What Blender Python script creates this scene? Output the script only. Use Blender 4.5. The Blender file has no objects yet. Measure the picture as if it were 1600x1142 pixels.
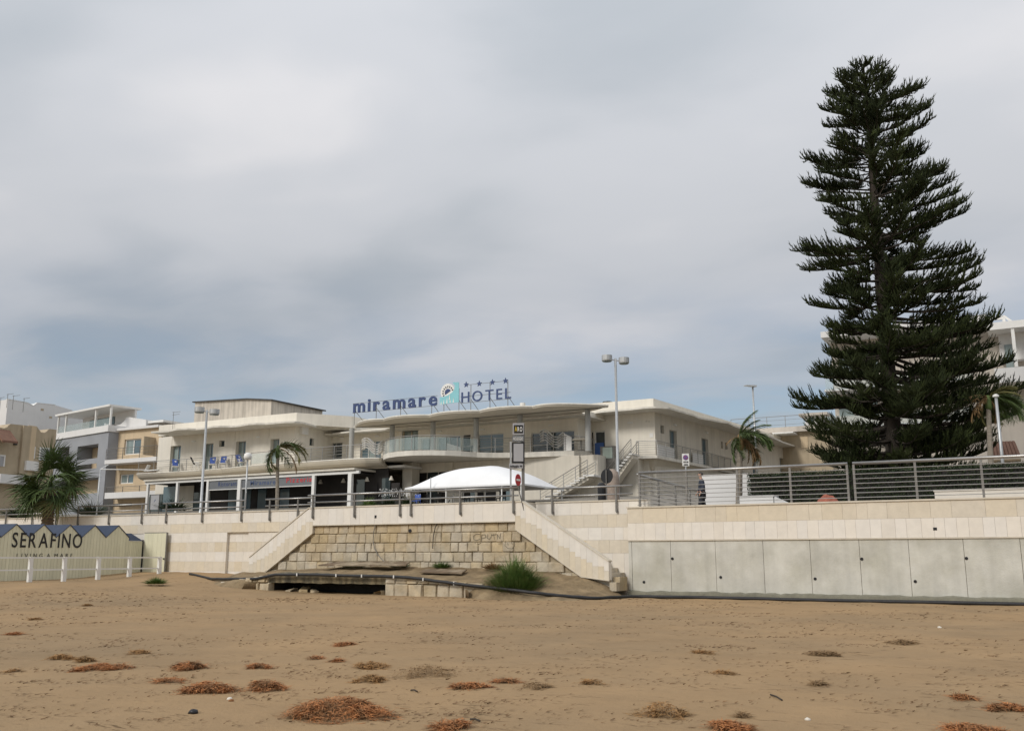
import bpy, math, random
import numpy as np
from mathutils import Vector, Matrix
random.seed(7)
R = math.radians
S = bpy.context.scene
COL = S.collection

# ------------------------------------------------------------------ camera, sky, sun, exposure
F, CU, CV = 1480.0, 800.0, 571.0          # focal length and centre in pixels of the 1600 px photograph
PIT, YAW, EYE = math.atan(298 / 1480), R(29), 1.5
cam = bpy.data.objects.new('camera', bpy.data.cameras.new('camera'))
COL.objects.link(cam)
cam.location = (0, 0, EYE)
cam.rotation_euler = (R(90) + PIT, 0, YAW)
cam.data.sensor_width = 36
cam.data.lens = 36 * F / 1600
cam.data.clip_end = 3000
S.camera = cam

SUN_EL, SUN_AZ = R(36), R(200)            # azimuth clockwise from +Y
w = bpy.data.worlds.new('World'); S.world = w; w.use_nodes = True
nt = w.node_tree; nt.nodes.clear()
def wn(t, **k):
    n = nt.nodes.new(t)
    for a, b in k.items(): setattr(n, a, b)
    return n
def wl(a, b): nt.links.new(a, b)
def wmath(op, a, b=None, c=None, clamp=False):
    n = wn('ShaderNodeMath', operation=op); n.use_clamp = clamp
    for i, q in enumerate((a, b, c)):
        if q is None: continue
        if isinstance(q, (int, float)): n.inputs[i].default_value = q
        else: wl(q, n.inputs[i])
    return n.outputs[0]
def wramp(x, stops, interp='EASE'):
    n = wn('ShaderNodeValToRGB'); n.color_ramp.interpolation = interp
    e = n.color_ramp.elements
    while len(e) < len(stops): e.new(0.5)
    for q, (p, c) in zip(e, stops): q.position = p; q.color = (*c, 1) if len(c) == 3 else c
    wl(x, n.inputs[0]); return n.outputs[0]
def wmaprange(x, a, b, c, d):
    n = wn('ShaderNodeMapRange', interpolation_type='SMOOTHSTEP')
    wl(x, n.inputs[0])
    for i, q in enumerate((a, b, c, d)): n.inputs[i + 1].default_value = q
    return n.outputs[0]
tc = wn('ShaderNodeTexCoord')
sep = wn('ShaderNodeSeparateXYZ'); wl(tc.outputs['Generated'], sep.inputs[0])
zz = wmath('MAXIMUM', sep.outputs[2], 0.0)
den = wmath('ADD', zz, 0.16)
comb = wn('ShaderNodeCombineXYZ')
wl(wmath('DIVIDE', sep.outputs[0], den), comb.inputs[0])
wl(wmath('DIVIDE', sep.outputs[1], den), comb.inputs[1])
def wnoise(scale, detail, rough, off=(0, 0, 0), dist=0.0):
    mp = wn('ShaderNodeMapping'); mp.inputs['Location'].default_value = off
    mp.inputs['Rotation'].default_value = (0, 0, R(-29))
    mp.inputs['Scale'].default_value = (0.75, 1.0, 1)
    wl(comb.outputs[0], mp.inputs[0])
    n = wn('ShaderNodeTexNoise'); wl(mp.outputs[0], n.inputs['Vector'])
    n.inputs['Scale'].default_value = scale; n.inputs['Detail'].default_value = detail
    n.inputs['Roughness'].default_value = rough; n.inputs['Distortion'].default_value = dist
    return n.outputs[0]
big = wnoise(0.95, 3, 0.5, (4.7, 0.4, 0), 0.2)
fine = wnoise(2.8, 6, 0.5, (1.0, 4.0, 0), 0.25)
mixn = wmath('ADD', wmath('MULTIPLY', big, 0.80), wmath('MULTIPLY', fine, 0.20))
cloud = wramp(mixn, [(0.34, (0.330, 0.356, 0.388)), (0.50, (0.430, 0.443, 0.470)), (0.62, (0.515, 0.513, 0.528))])
bright = wmath('ADD', wmath('MULTIPLY', zz, 0.95), 0.74)          # overcast sky grows brighter towards the zenith
cm = wn('ShaderNodeVectorMath', operation='SCALE'); wl(cloud, cm.inputs[0]); wl(bright, cm.inputs['Scale'])
sky = wn('ShaderNodeTexSky', sky_type='NISHITA')
sky.sun_disc = False; sky.sun_elevation = SUN_EL; sky.sun_rotation = SUN_AZ
sky.air_density = 1.0; sky.dust_density = 0.6; sky.ozone_density = 1.2
bg1 = wn('ShaderNodeBackground'); wl(sky.outputs[0], bg1.inputs[0]); bg1.inputs[1].default_value = 0.075
bg2 = wn('ShaderNodeBackground'); wl(cm.outputs[0], bg2.inputs[0]); bg2.inputs[1].default_value = 1.0
low = wmaprange(zz, 0.08, 0.34, 0.85, 0.0)                        # thin blue gap under the cloud deck
gap = wmath('MULTIPLY', low, wmaprange(fine, 0.30, 0.62, 1.0, 0.45), clamp=True)
mx = wn('ShaderNodeMixShader'); wl(gap, mx.inputs[0]); wl(bg2.outputs[0], mx.inputs[1]); wl(bg1.outputs[0], mx.inputs[2])
wo = wn('ShaderNodeOutputWorld'); wl(mx.outputs[0], wo.inputs[0])

sd = bpy.data.lights.new('sun', 'SUN'); sd.energy = 1.5; sd.angle = R(16); sd.color = (1.0, 0.96, 0.90)
so = bpy.data.objects.new('sun', sd); COL.objects.link(so)
sdir = Vector((math.sin(SUN_AZ) * math.cos(SUN_EL), math.cos(SUN_AZ) * math.cos(SUN_EL), math.sin(SUN_EL)))
so.rotation_euler = sdir.to_track_quat('Z', 'Y').to_euler()
so.location = (0, 0, 60)
vs = S.view_settings
vs.view_transform = 'Standard'; vs.look = 'None'; vs.exposure = 0.38; vs.gamma = 1.0; vs.use_curve_mapping = False

# ------------------------------------------------------------------ photograph pixel -> place
_c, _s = math.cos(YAW), math.sin(YAW)
def ray(u, v):
    xc, yc = (u - CU) / F, (CV - v) / F
    X, Y, Z = xc, math.cos(PIT) - math.sin(PIT) * yc, math.sin(PIT) + math.cos(PIT) * yc
    return Vector((X * _c - Y * _s, X * _s + Y * _c, Z))
E0 = Vector((0, 0, EYE))
def Pb(u, v, b): d = ray(u, v); return E0 + d * (b / d.y)            # on the vertical plane y = b
def Px(u, v, x): d = ray(u, v); return E0 + d * (x / d.x)            # on the vertical plane x = x
def Pz(u, v, z): d = ray(u, v); return E0 + d * ((z - EYE) / d.z)    # on the level z
def Pd(u, v, Y):                                                     # at the distance Y straight ahead
    d = ray(u, v); return E0 + d * (Y / (-d.x * _s + d.y * _c))
def Pl(u, v, A, B):                                                  # on the vertical plane through A and B
    n = Vector((-(B[1] - A[1]), B[0] - A[0], 0)); d = ray(u, v)
    return E0 + d * (n.dot(Vector((A[0], A[1], 0)) - Vector((0, 0, 0))) / n.dot(d))

# ------------------------------------------------------------------ mesh builder
class MB:
    def __init__(s): s.v, s.f = [], []
    def add(s, vs, fs):
        o = len(s.v); s.v += [tuple(q) for q in vs]; s.f += [tuple(i + o for i in f) for f in fs]; return s
    def box(s, x0, x1, y0, y1, z0, z1):
        if x0 > x1: x0, x1 = x1, x0
        if y0 > y1: y0, y1 = y1, y0
        if z0 > z1: z0, z1 = z1, z0
        return s.add([(x0, y0, z0), (x1, y0, z0), (x1, y1, z0), (x0, y1, z0), (x0, y0, z1), (x1, y0, z1), (x1, y1, z1), (x0, y1, z1)],
                     [(3, 2, 1, 0), (4, 5, 6, 7), (0, 1, 5, 4), (1, 2, 6, 5), (2, 3, 7, 6), (3, 0, 4, 7)])
    def prism(s, pts, off):                       # polygon + offset vector
        n = len(pts); off = Vector(off); p = [Vector(q) for q in pts]
        nrm = Vector((0, 0, 0))
        for i in range(n): nrm += p[i].cross(p[(i + 1) % n])
        if nrm.dot(off) > 0: p.reverse()
        return s.add(p + [q + off for q in p], [tuple(range(n)), tuple(range(2 * n - 1, n - 1, -1))] +
                     [(i, i + n, (i + 1) % n + n, (i + 1) % n) for i in range(n)])
    def tube(s, pts, r, n=6, r2=None, cap=True):
        pts = [Vector(p) for p in pts]; m = len(pts); r2 = r if r2 is None else r2
        vs, fs = [], []
        for i, p in enumerate(pts):
            t = (pts[min(i + 1, m - 1)] - pts[max(i - 1, 0)]).normalized()
            a = t.cross(Vector((0, 0, 1)))
            if a.length < 1e-3: a = t.cross(Vector((0, 1, 0)))
            a.normalize(); b = t.cross(a)
            rr = r + (r2 - r) * i / max(m - 1, 1)
            for k in range(n):
                q = 2 * math.pi * k / n
                vs.append(p + (a * math.cos(q) + b * math.sin(q)) * rr)
        for i in range(m - 1):
            for k in range(n):
                fs.append((i * n + k, i * n + (k + 1) % n, (i + 1) * n + (k + 1) % n, (i + 1) * n + k))
        if cap: fs += [tuple(range(n - 1, -1, -1)), tuple(range((m - 1) * n, m * n))]
        return s.add(vs, fs)
    def lathe(s, c, prof, n=12):                  # prof [(r, z)]
        vs, fs = [], []
        for r, z in prof:
            for k in range(n):
                q = 2 * math.pi * k / n
                vs.append((c[0] + r * math.cos(q), c[1] + r * math.sin(q), c[2] + z))
        for i in range(len(prof) - 1):
            for k in range(n):
                fs.append((i * n + k, i * n + (k + 1) % n, (i + 1) * n + (k + 1) % n, (i + 1) * n + k))
        fs += [tuple(range(n - 1, -1, -1)), tuple(range((len(prof) - 1) * n, len(prof) * n))]
        return s.add(vs, fs)
    def disc(s, c, axis, r, t, n=16, squash=1):   # thick disc, axis = direction of thickness
        ax = Vector(axis).normalized(); a = ax.cross(Vector((0, 0, 1))).normalized(); b = Vector((0, 0, 1)) if abs(ax.z) < .5 else ax.cross(a)
        pts = [Vector(c) + a * r * math.cos(2 * math.pi * k / n) + b * r * squash * math.sin(2 * math.pi * k / n) for k in range(n)]
        return s.prism(pts, ax * t)
    def quad(s, a, b, c, d): return s.add([a, b, c, d], [(0, 1, 2, 3)])

ORG = {}
def mesh_of(name, mb, m, org=(0, 0, 0), smooth=False):
    me = bpy.data.meshes.new(name)
    me.from_pydata([(p[0] - org[0], p[1] - org[1], p[2] - org[2]) for p in mb.v], [], mb.f)
    if m: me.materials.append(m)
    if smooth:
        me.polygons.foreach_set('use_smooth', [True] * len(me.polygons))
    me.update(); return me
def obj(name, mb, m, parent=None, kind=None, smooth=False, label=None):
    org = ORG[parent.name] if parent else (0, 0, 0)
    o = bpy.data.objects.new(name, mesh_of(name, mb, m, org, smooth)); COL.objects.link(o)
    o.parent = parent; ORG[o.name] = org
    if kind: o['kind'] = kind
    if label: o['label'] = label
    return o
def thing(name, label, cat, loc, group=None):
    o = bpy.data.objects.new(name, None); COL.objects.link(o); o.location = loc; o.empty_display_size = .3
    o['label'] = label; o['category'] = cat
    if group: o['group'] = group
    ORG[o.name] = tuple(loc); return o
def solo(name, mb, m, label, cat, group=None, smooth=False):
    n = len(mb.v); loc = (sum(p[0] for p in mb.v) / n, sum(p[1] for p in mb.v) / n, min(p[2] for p in mb.v))
    o = bpy.data.objects.new(name, mesh_of(name, mb, m, loc, smooth)); COL.objects.link(o); o.location = loc
    o['label'] = label; o['category'] = cat
    if group: o['group'] = group
    ORG[o.name] = loc; return o
def struct(name, mb, m, smooth=False):
    o = obj(name, mb, m, smooth=smooth); o['kind'] = 'structure'; return o
_unit = {}
def ubox(m, key='box'):
    k = (key, m.name)
    if k not in _unit:
        b = MB()
        if key == 'box': b.box(-.5, .5, -.5, .5, -.5, .5)
        else:                                     # rough stone block: bevelled, uneven front
            rnd = random.Random(key); q = []
            xs, zs = (-.5, -.44, .44, .5), (-.5, -.42, .42, .5)
            idx = {}
            for i, x in enumerate(xs):
                for j, z in enumerate(zs):
                    edge = i in (0, 3) or j in (0, 3)
                    y = -.5 + (rnd.uniform(.12, .3) if edge else rnd.uniform(-.06, .06))
                    jx = rnd.uniform(-.025, .025) if edge else 0; jz = rnd.uniform(-.03, .03) if edge else 0
                    idx[i, j] = len(q); q.append((x + jx, y, z + jz))
            fs = [(idx[i, j], idx[i + 1, j], idx[i + 1, j + 1], idx[i, j + 1]) for i in range(3) for j in range(3)]
            ring = [idx[0, 0], idx[1, 0], idx[2, 0], idx[3, 0], idx[3, 1], idx[3, 2], idx[3, 3], idx[2, 3], idx[1, 3], idx[0, 3], idx[0, 2], idx[0, 1]]
            back = []
            for r_ in ring: back.append(len(q)); q.append((q[r_][0], .5, q[r_][2]))
            for k_ in range(12): fs.append((ring[(k_ + 1) % 12], ring[k_], back[k_], back[(k_ + 1) % 12]))
            b.add(q, fs)
        _unit[k] = mesh_of(key, b, m)
    return _unit[k]
def piece(name, m, parent, c, size, key='box', rot=None):
    o = bpy.data.objects.new(name, ubox(m, key)); COL.objects.link(o); o.parent = parent
    g = ORG[parent.name]; o.location = (c[0] - g[0], c[1] - g[1], c[2] - g[2]); o.scale = size
    if rot: o.rotation_euler = rot
    ORG[o.name] = g; return o
def bpiece(name, m, parent, x0, x1, y0, y1, z0, z1):
    return piece(name, m, parent, ((x0 + x1) / 2, (y0 + y1) / 2, (z0 + z1) / 2), (abs(x1 - x0), abs(y1 - y0), abs(z1 - z0)))

# ------------------------------------------------------------------ materials
def mat(name, col, rough=.8, var=.10, scale=2.0, bump=0.0, bscale=25, metal=0.0, spec=.35, rnd=0.0, col2=None, f2=(.45, .7), s2=1.0,
        streak=0.0, alpha=1.0, trans=0.0, stretch=(1, 1, 1), hue=0.0):
    m = bpy.data.materials.new(name); m.use_nodes = True
    t = m.node_tree; n = t.nodes; L = t.links.new; b = n['Principled BSDF']
    def N(x, **k):
        q = n.new(x)
        for i, j in k.items(): setattr(q, i, j)
        return q
    b.inputs['Roughness'].default_value = rough; b.inputs['Metallic'].default_value = metal
    b.inputs['Specular IOR Level'].default_value = spec
    if alpha < 1: b.inputs['Alpha'].default_value = alpha
    if trans: b.inputs['Transmission Weight'].default_value = trans
    g = N('ShaderNodeNewGeometry')
    mp = N('ShaderNodeMapping'); mp.inputs['Scale'].default_value = stretch; L(g.outputs['Position'], mp.inputs[0])
    def noise(sc, det=4, ro=.6):
        q = N('ShaderNodeTexNoise'); q.inputs['Scale'].default_value = sc; q.inputs['Detail'].default_value = det
        q.inputs['Roughness'].default_value = ro; L(mp.outputs[0], q.inputs['Vector']); return q.outputs[0]
    def mr(x, a, bb, c, d):
        q = N('ShaderNodeMapRange'); L(x, q.inputs[0])
        for i, k in enumerate((a, bb, c, d)): q.inputs[i + 1].default_value = k
        return q.outputs[0]
    base = N('ShaderNodeRGB'); base.outputs[0].default_value = (*col, 1); cur = base.outputs[0]
    if col2:
        mxn = N('ShaderNodeMix', data_type='RGBA'); L(mr(noise(s2, 5), f2[0], f2[1], 0, 1), mxn.inputs[0])
        L(cur, mxn.inputs[6]); mxn.inputs[7].default_value = (*col2, 1); cur = mxn.outputs[2]
    val = None
    if var:
        val = mr(noise(scale, 6, .65), .3, .7, 1 - var, 1 + var)
    if streak:
        m2 = N('ShaderNodeMapping'); m2.inputs['Scale'].default_value = (2.2, 2.2, .12); L(g.outputs['Position'], m2.inputs[0])
        q = N('ShaderNodeTexNoise'); q.inputs['Scale'].default_value = 1.6; q.inputs['Detail'].default_value = 5; L(m2.outputs[0], q.inputs['Vector'])
        s_ = mr(q.outputs[0], .42, .68, 1, 1 - streak)
        if val is None: val = s_
        else:
            q2 = N('ShaderNodeMath', operation='MULTIPLY'); L(val, q2.inputs[0]); L(s_, q2.inputs[1]); val = q2.outputs[0]
    if rnd:
        oi = N('ShaderNodeObjectInfo'); r_ = mr(oi.outputs['Random'], 0, 1, 1 - rnd, 1 + rnd)
        if val is None: val = r_
        else:
            q2 = N('ShaderNodeMath', operation='MULTIPLY'); L(val, q2.inputs[0]); L(r_, q2.inputs[1]); val = q2.outputs[0]
    if val is not None or hue:
        hs = N('ShaderNodeHueSaturation'); L(cur, hs.inputs['Color'])
        if val is not None: L(val, hs.inputs['Value'])
        if hue:
            oi = N('ShaderNodeObjectInfo'); ml = N('ShaderNodeMath', operation='MULTIPLY'); ml.inputs[1].default_value = 7.31
            fr = N('ShaderNodeMath', operation='FRACT'); L(oi.outputs['Random'], ml.inputs[0]); L(ml.outputs[0], fr.inputs[0])
            L(mr(fr.outputs[0], 0, 1, 1 - hue, 1 + hue), hs.inputs['Saturation'])
        cur = hs.outputs[0]
    L(cur, b.inputs['Base Color'])
    if bump:
        bp = N('ShaderNodeBump'); bp.inputs['Strength'].default_value = bump; bp.inputs['Distance'].default_value = .05
        L(noise(bscale, 6, .65), bp.inputs['Height']); L(bp.outputs[0], b.inputs['Normal'])
    return m
M = {}
M['plaster'] = mat('cream plaster', (.76, .715, .625), .9, .06, .6, .1, 30, streak=.07)
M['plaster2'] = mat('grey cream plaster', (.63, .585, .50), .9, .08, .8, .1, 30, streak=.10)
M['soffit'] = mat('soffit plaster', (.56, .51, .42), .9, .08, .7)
M['slabedge'] = mat('painted slab', (.68, .645, .57), .85, .10, 1.5, streak=.12)
M['tile_w'] = mat('white stone tile', (.72, .67, .595), .6, .05, 4, rnd=.035, hue=.15)
M['tile_b'] = mat('beige stone tile', (.64, .565, .445), .65, .07, 5, rnd=.04, hue=.15)
M['coping'] = mat('stone coping', (.60, .54, .44), .7, .12, 3, .1, 40)
M['concrete'] = mat('cast concrete', (.57, .555, .495), .9, .13, 1.1, .25, 18, col2=(.46, .445, .375), f2=(.42, .66), s2=.7, rnd=.03, streak=.10)
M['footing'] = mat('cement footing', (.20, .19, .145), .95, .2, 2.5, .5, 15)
M['stone'] = mat('ashlar stone', (.47, .38, .25), .95, .20, 3, .7, 14, rnd=.09, hue=.14, col2=(.47, .41, .31), f2=(.46, .60), s2=.45)
M['mortar'] = mat('mortar', (.36, .30, .21), .95, .25, 4, .6, 20)
M['mortar_dk'] = mat('faded spray paint', (.10, .09, .075), .9, .3, 20)
M['dirt'] = mat('dirt', (.195, .14, .078), .97, .3, 2.5, .9, 9, col2=(.27, .20, .115), f2=(.4, .65), s2=1.4)
M['steel'] = mat('brushed steel', (.36, .35, .335), .38, .12, 8, metal=.85, spec=.5)
M['steel_dk'] = mat('weathered steel', (.20, .19, .175), .5, .2, 8, metal=.6, spec=.5)
M['galv'] = mat('galvanised pole', (.47, .48, .48), .45, .08, 6, metal=.5)
M['white_p'] = mat('white paint', (.74, .73, .70), .5, .05, 3)
M['white_f'] = mat('white tent fabric', (.80, .80, .80), .7, .04, .8, .5, .9)
M['glass'] = mat('dark window glass', (.045, .06, .065), .06, .3, .5, spec=.8)
M['glass_b'] = mat('blue window glass', (.10, .15, .175), .08, .25, .4, spec=.8)
M['glass_c'] = mat('curtained glass', (.24, .29, .28), .12, .2, 1.2, spec=.6, stretch=(3, 3, .3))
M['glass_p'] = mat('balcony glass panel', (.46, .56, .55), .08, .05, 1, spec=.6, alpha=.24)
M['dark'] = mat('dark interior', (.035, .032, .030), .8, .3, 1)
M['black'] = mat('black rubber', (.022, .022, .023), .5, .3, 4, .2, 30)
M['blackp'] = mat('black paint', (.018, .018, .02), .4, .1)
M['navy'] = mat('navy letters', (.045, .070, .17), .4, .08, 3)
M['aqua'] = mat('aqua sign panel', (.24, .53, .58), .45, .06, 2)
M['col_grey'] = mat('grey column', (.36, .36, .34), .7, .08, 1.5)
M['green_p'] = mat('pale yellow-green boards', (.67, .645, .475), .65, .07, 1.5, rnd=.03, streak=.06, stretch=(4, 4, 1))
M['blue_r'] = mat('dark blue roof', (.03, .045, .08), .6, .12, 3)
M['house_w'] = mat('white render', (.70, .69, .675), .9, .05, .5, streak=.03)
M['house_b'] = mat('ochre-beige render', (.45, .37, .26), .9, .10, .6, streak=.15)
M['house_o'] = mat('warm beige render', (.60, .475, .32), .9, .08, .6, streak=.10)
M['house_g'] = mat('slate-grey render', (.30, .31, .33), .85, .08, .8)
M['house_p'] = mat('pinkish beige render', (.52, .47, .41), .9, .08, .5, streak=.12)
M['rust_w'] = mat('stained plaster', (.54, .49, .42), .9, .12, .8, streak=.32)
M['roofing'] = mat('dark roofing', (.07, .065, .06), .8, .2, 2)
M['terra'] = mat('terracotta', (.20, .11, .075), .85, .2, 4)
M['bark'] = mat('bark', (.055, .045, .036), .95, .3, 4, .8, 16)
M['bark_p'] = mat('palm trunk bark', (.17, .125, .085), .95, .3, 6, .9, 14, stretch=(1, 1, 4))
M['bark_g'] = mat('grey palm trunk', (.27, .235, .19), .95, .2, 5, .6, 14, stretch=(1, 1, 4))
M['pine'] = mat('pine foliage', (.019, .026, .009), .75, .35, 1.2, spec=.12, col2=(.030, .037, .012), f2=(.45, .6), s2=.5)
M['frond'] = mat('green frond', (.070, .105, .030), .6, .3, 1.5, spec=.3, rnd=.2)
M['frond_d'] = mat('dry frond', (.20, .125, .055), .8, .25, 2, rnd=.2)
M['frond_y'] = mat('yellowing frond', (.13, .12, .04), .7, .25, 2, rnd=.2)
M['bush'] = mat('bush foliage', (.085, .15, .03), .7, .3, 3, col2=(.16, .19, .06), f2=(.45, .65), s2=2.5)
M['hedge'] = mat('hedge leaves', (.028, .045, .014), .6, .4, 3, spec=.4)
M['weed'] = mat('brown seaweed', (.40, .165, .058), .85, .5, 28, col2=(.20, .10, .04), f2=(.45, .6), s2=6)
M['weed_o'] = mat('olive seaweed', (.34, .185, .07), .85, .5, 28, col2=(.24, .14, .055), f2=(.45, .6), s2=6)
M['debris'] = mat('dark crumbs', (.17, .10, .048), .9, .4, 20)
M['pine_new'] = mat('pine new growth', (.042, .055, .016), .75, .3, 1.2, spec=.15)
M['deadwood'] = mat('dead grey twigs', (.24, .21, .18), .9, .2, 5)
M['weed_p'] = mat('dry sandy weed', (.26, .165, .08), .9, .4, 28)
M['shell'] = mat('pale shell', (.65, .60, .52), .6, .1, 20)
M['red'] = mat('red paint', (.42, .035, .04), .45, .05)
M['redletter'] = mat('red lettering', (.50, .05, .055), .5, .05)
M['signblue'] = mat('sign blue', (.06, .13, .34), .45, .05)
M['bluefab'] = mat('blue chair fabric', (.07, .13, .42), .7, .1)
M['signgrey'] = mat('grey sign face', (.36, .36, .37), .5, .06)
M['bandgrey'] = mat('grey valance', (.155, .165, .175), .6, .08, 2)
M['palegreen'] = mat('pale green panel', (.42, .49, .43), .4, .08)
M['yellow'] = mat('yellow print', (.55, .40, .04), .5, .05)
M['skin'] = mat('skin', (.46, .28, .20), .6, .05)
M['hair'] = mat('dark hair', (.06, .05, .045), .7, .2, 30)
M['jacket'] = mat('dark blue jacket', (.035, .042, .06), .8, .2, 6)
M['trouser'] = mat('dark trousers', (.03, .03, .035), .8, .2, 6)
M['asphalt'] = mat('paving', (.22, .20, .17), .9, .15, 2, .3, 15)
M['rusty'] = mat('rusty metal sheet', (.16, .115, .075), .75, .35, 3, .3, 12, col2=(.33, .27, .19), f2=(.45, .6), s2=1.2)
M['tarp'] = mat('reddish tarpaulin', (.36, .12, .075), .75, .2, 5, .4, 12)
M['stump'] = mat('pinkish hessian', (.33, .265, .22), .9, .25, 4, .6, 12)

def text_mesh(name, s, size, m, depth=.0, bold=0.0):
    cu = bpy.data.curves.new(name, 'FONT'); cu.body = s; cu.size = size; cu.extrude = depth / 2; cu.offset = bold; cu.resolution_u = 4
    o = bpy.data.objects.new(name, cu); COL.objects.link(o)
    bpy.context.view_layer.update()
    dg = bpy.context.evaluated_depsgraph_get()
    me = bpy.data.meshes.new_from_object(o.evaluated_get(dg))
    bpy.data.objects.remove(o); bpy.data.curves.remove(cu)
    me.materials.clear(); me.materials.append(m); me.name = name
    return me
def letters(parent, s, p0, p1, height, m, depth=.03, bold=.0, gap=.16, squeeze=None, name='letter', normal=None):
    """One mesh per letter, standing upright along the line p0 -> p1 (world), front towards the right-hand side of the line."""
    p0, p1 = Vector(p0), Vector(p1); ax = (p1 - p0); Ltot = ax.length; ax.normalize()
    ref = text_mesh('ref', 'H', 1, m); H = max(v.co.y for v in ref.vertices); bpy.data.meshes.remove(ref)
    sc = height / H; items = []; x = 0
    for ch in s:
        if ch == ' ': x += .35; continue
        me = text_mesh(name, ch, 1, m, depth / sc, bold)
        lo = min(v.co.x for v in me.vertices); hi = max(v.co.x for v in me.vertices)
        items.append((me, x, lo)); x += hi - lo + gap
    tot = x - gap; sx = Ltot / tot
    up = Vector((0, 0, 1)); nrm = ax.cross(up).normalized()
    out = []
    for me, xo, lo in items:
        for v in me.vertices:
            q = ax * ((v.co.x - lo + xo) * sx) + up * (v.co.y * sc) + nrm * (v.co.z * sc) 
            v.co = q
        o = bpy.data.objects.new(name, me); COL.objects.link(o); o.parent = parent
        g = ORG[parent.name]; o.location = (p0.x - g[0], p0.y - g[1], p0.z - g[2]); ORG[o.name] = g
        out.append(o)
    return out
def smooth01(x, a, b):
    t = min(1, max(0, (x - a) / (b - a))); return t * t * (3 - 2 * t)
# ------------------------------------------------------------------ sand
def interp(x, pts):
    if x <= pts[0][0]: return pts[0][1]
    for (a, p), (b, q) in zip(pts, pts[1:]):
        if x <= b: return p + (q - p) * (x - a) / (b - a)
    return pts[-1][1]
from mathutils import noise as mn
def sand_z(a, b):
    z = .45 * smooth01(-a, 25, 35) * smooth01(b, 13, 25)
    z += .22 * smooth01(b, 28.5, 33) * smooth01(-a, 27, 31)
    z += .08 * smooth01(b, 24, 31)
    if -70 < a < 30 and 0 < b < 40:
        z += .030 * mn.noise(Vector((a * .35, b * .35, 1))) + .022 * mn.noise(Vector((a * 1.1, b * 1.1, 4))) + .012 * mn.noise(Vector((a * 2.7, b * 2.7, 9)))
    return z
def axis(lo, hi, step, far):
    pts = list(np.arange(lo, hi, step)); out = []
    d = step * 3; x = lo - d
    while x > -far: out.append(x); d *= 1.7; x -= d
    out = [-far] + out[::-1] + pts; d = step * 3; x = hi
    while x < far: out.append(x); d *= 1.7; x += d
    return out + [far]
ax_, ay_ = axis(-46, 8, .2, 900), [-900, -300, -100, -40, -15, -5, 0] + list(np.arange(2, 34.6, .17)) + [35.2]
mb = MB(); nx = len(ax_)
mb.v = [(a, b, sand_z(a, b)) for b in ay_ for a in ax_]
mb.f = [(j * nx + i, j * nx + i + 1, (j + 1) * nx + i + 1, (j + 1) * nx + i) for j in range(len(ay_) - 1) for i in range(nx - 1)]
ms = mat('damp beach sand', (.340, .228, .122), .93, .10, .55, spec=.15, col2=(.272, .192, .110), f2=(.40, .66), s2=.16)
t = ms.node_tree; n_ = t.nodes; bs = n_['Principled BSDF']
src = bs.inputs['Base Color'].links[0].from_socket
geo = [q for q in n_ if q.type == 'NEW_GEOMETRY'][0]
def sn(scale, det, st=(1, 1, 1), rot=0):
    mp = n_.new('ShaderNodeMapping'); mp.inputs['Scale'].default_value = st; mp.inputs['Rotation'].default_value = (0, 0, rot)
    t.links.new(geo.outputs['Position'], mp.inputs[0])
    q = n_.new('ShaderNodeTexNoise'); q.inputs['Scale'].default_value = scale; q.inputs['Detail'].default_value = det; q.inputs['Roughness'].default_value = .62
    t.links.new(mp.outputs[0], q.inputs['Vector']); return q.outputs[0]
def smr(x, a, b, c, d):
    q = n_.new('ShaderNodeMapRange'); t.links.new(x, q.inputs[0])
    for i, k in enumerate((a, b, c, d)): q.inputs[i + 1].default_value = k
    return q.outputs[0]
def smix(f, cur, col):
    q = n_.new('ShaderNodeMix'); q.data_type = 'RGBA'; t.links.new(f, q.inputs[0]); t.links.new(cur, q.inputs[6]); q.inputs[7].default_value = (*col, 1); return q.outputs[2]
def smul(a, b):
    q = n_.new('ShaderNodeMath'); q.operation = 'MULTIPLY'; t.links.new(a, q.inputs[0]); t.links.new(b, q.inputs[1]); return q.outputs[0]
streaks = smr(sn(1.5, 7, (.5, 1.6, 1), R(-20)), .53, .66, .06, 1.0)     # drifts of washed-up crumbs
crumbs = smr(sn(11, 5, (.5, 1.5, 1), R(-25)), .52, .62, 0, 1)
cur = smix(smul(streaks, crumbs), src, (.105, .065, .032))
cur = smix(smr(sn(60, 2), .66, .76, 0, .35), cur, (.12, .08, .045))
t.links.new(cur, bs.inputs['Base Color'])
b1 = n_.new('ShaderNodeBump'); b1.inputs['Strength'].default_value = .55; b1.inputs['Distance'].default_value = .05; t.links.new(sn(4.5, 8), b1.inputs['Height'])
b2 = n_.new('ShaderNodeBump'); b2.inputs['Strength'].default_value = .5; b2.inputs['Distance'].default_value = .02; t.links.new(sn(38, 4), b2.inputs['Height'])
t.links.new(b1.outputs[0], b2.inputs['Normal']); t.links.new(b2.outputs[0], bs.inputs['Normal'])
struct('sand', mb, ms, smooth=True)

# raised ground behind the sea wall
def ground_z(b): return 3.1 + 2.15 * smooth01(b, 45, 57)
mb = MB(); bb = [33.45, 36, 40, 45, 48, 51, 54, 57, 60, 75, 120, 300, 900]; aa = [-900, -200, -60, -20, 20, 80, 300, 900]
mb.v = [(a, b, ground_z(b)) for b in bb for a in aa]
mb.f = [(j * 8 + i, j * 8 + i + 1, (j + 1) * 8 + i + 1, (j + 1) * 8 + i) for j in range(len(bb) - 1) for i in range(7)]
struct('promenade', mb, M['asphalt'], smooth=True)

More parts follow.
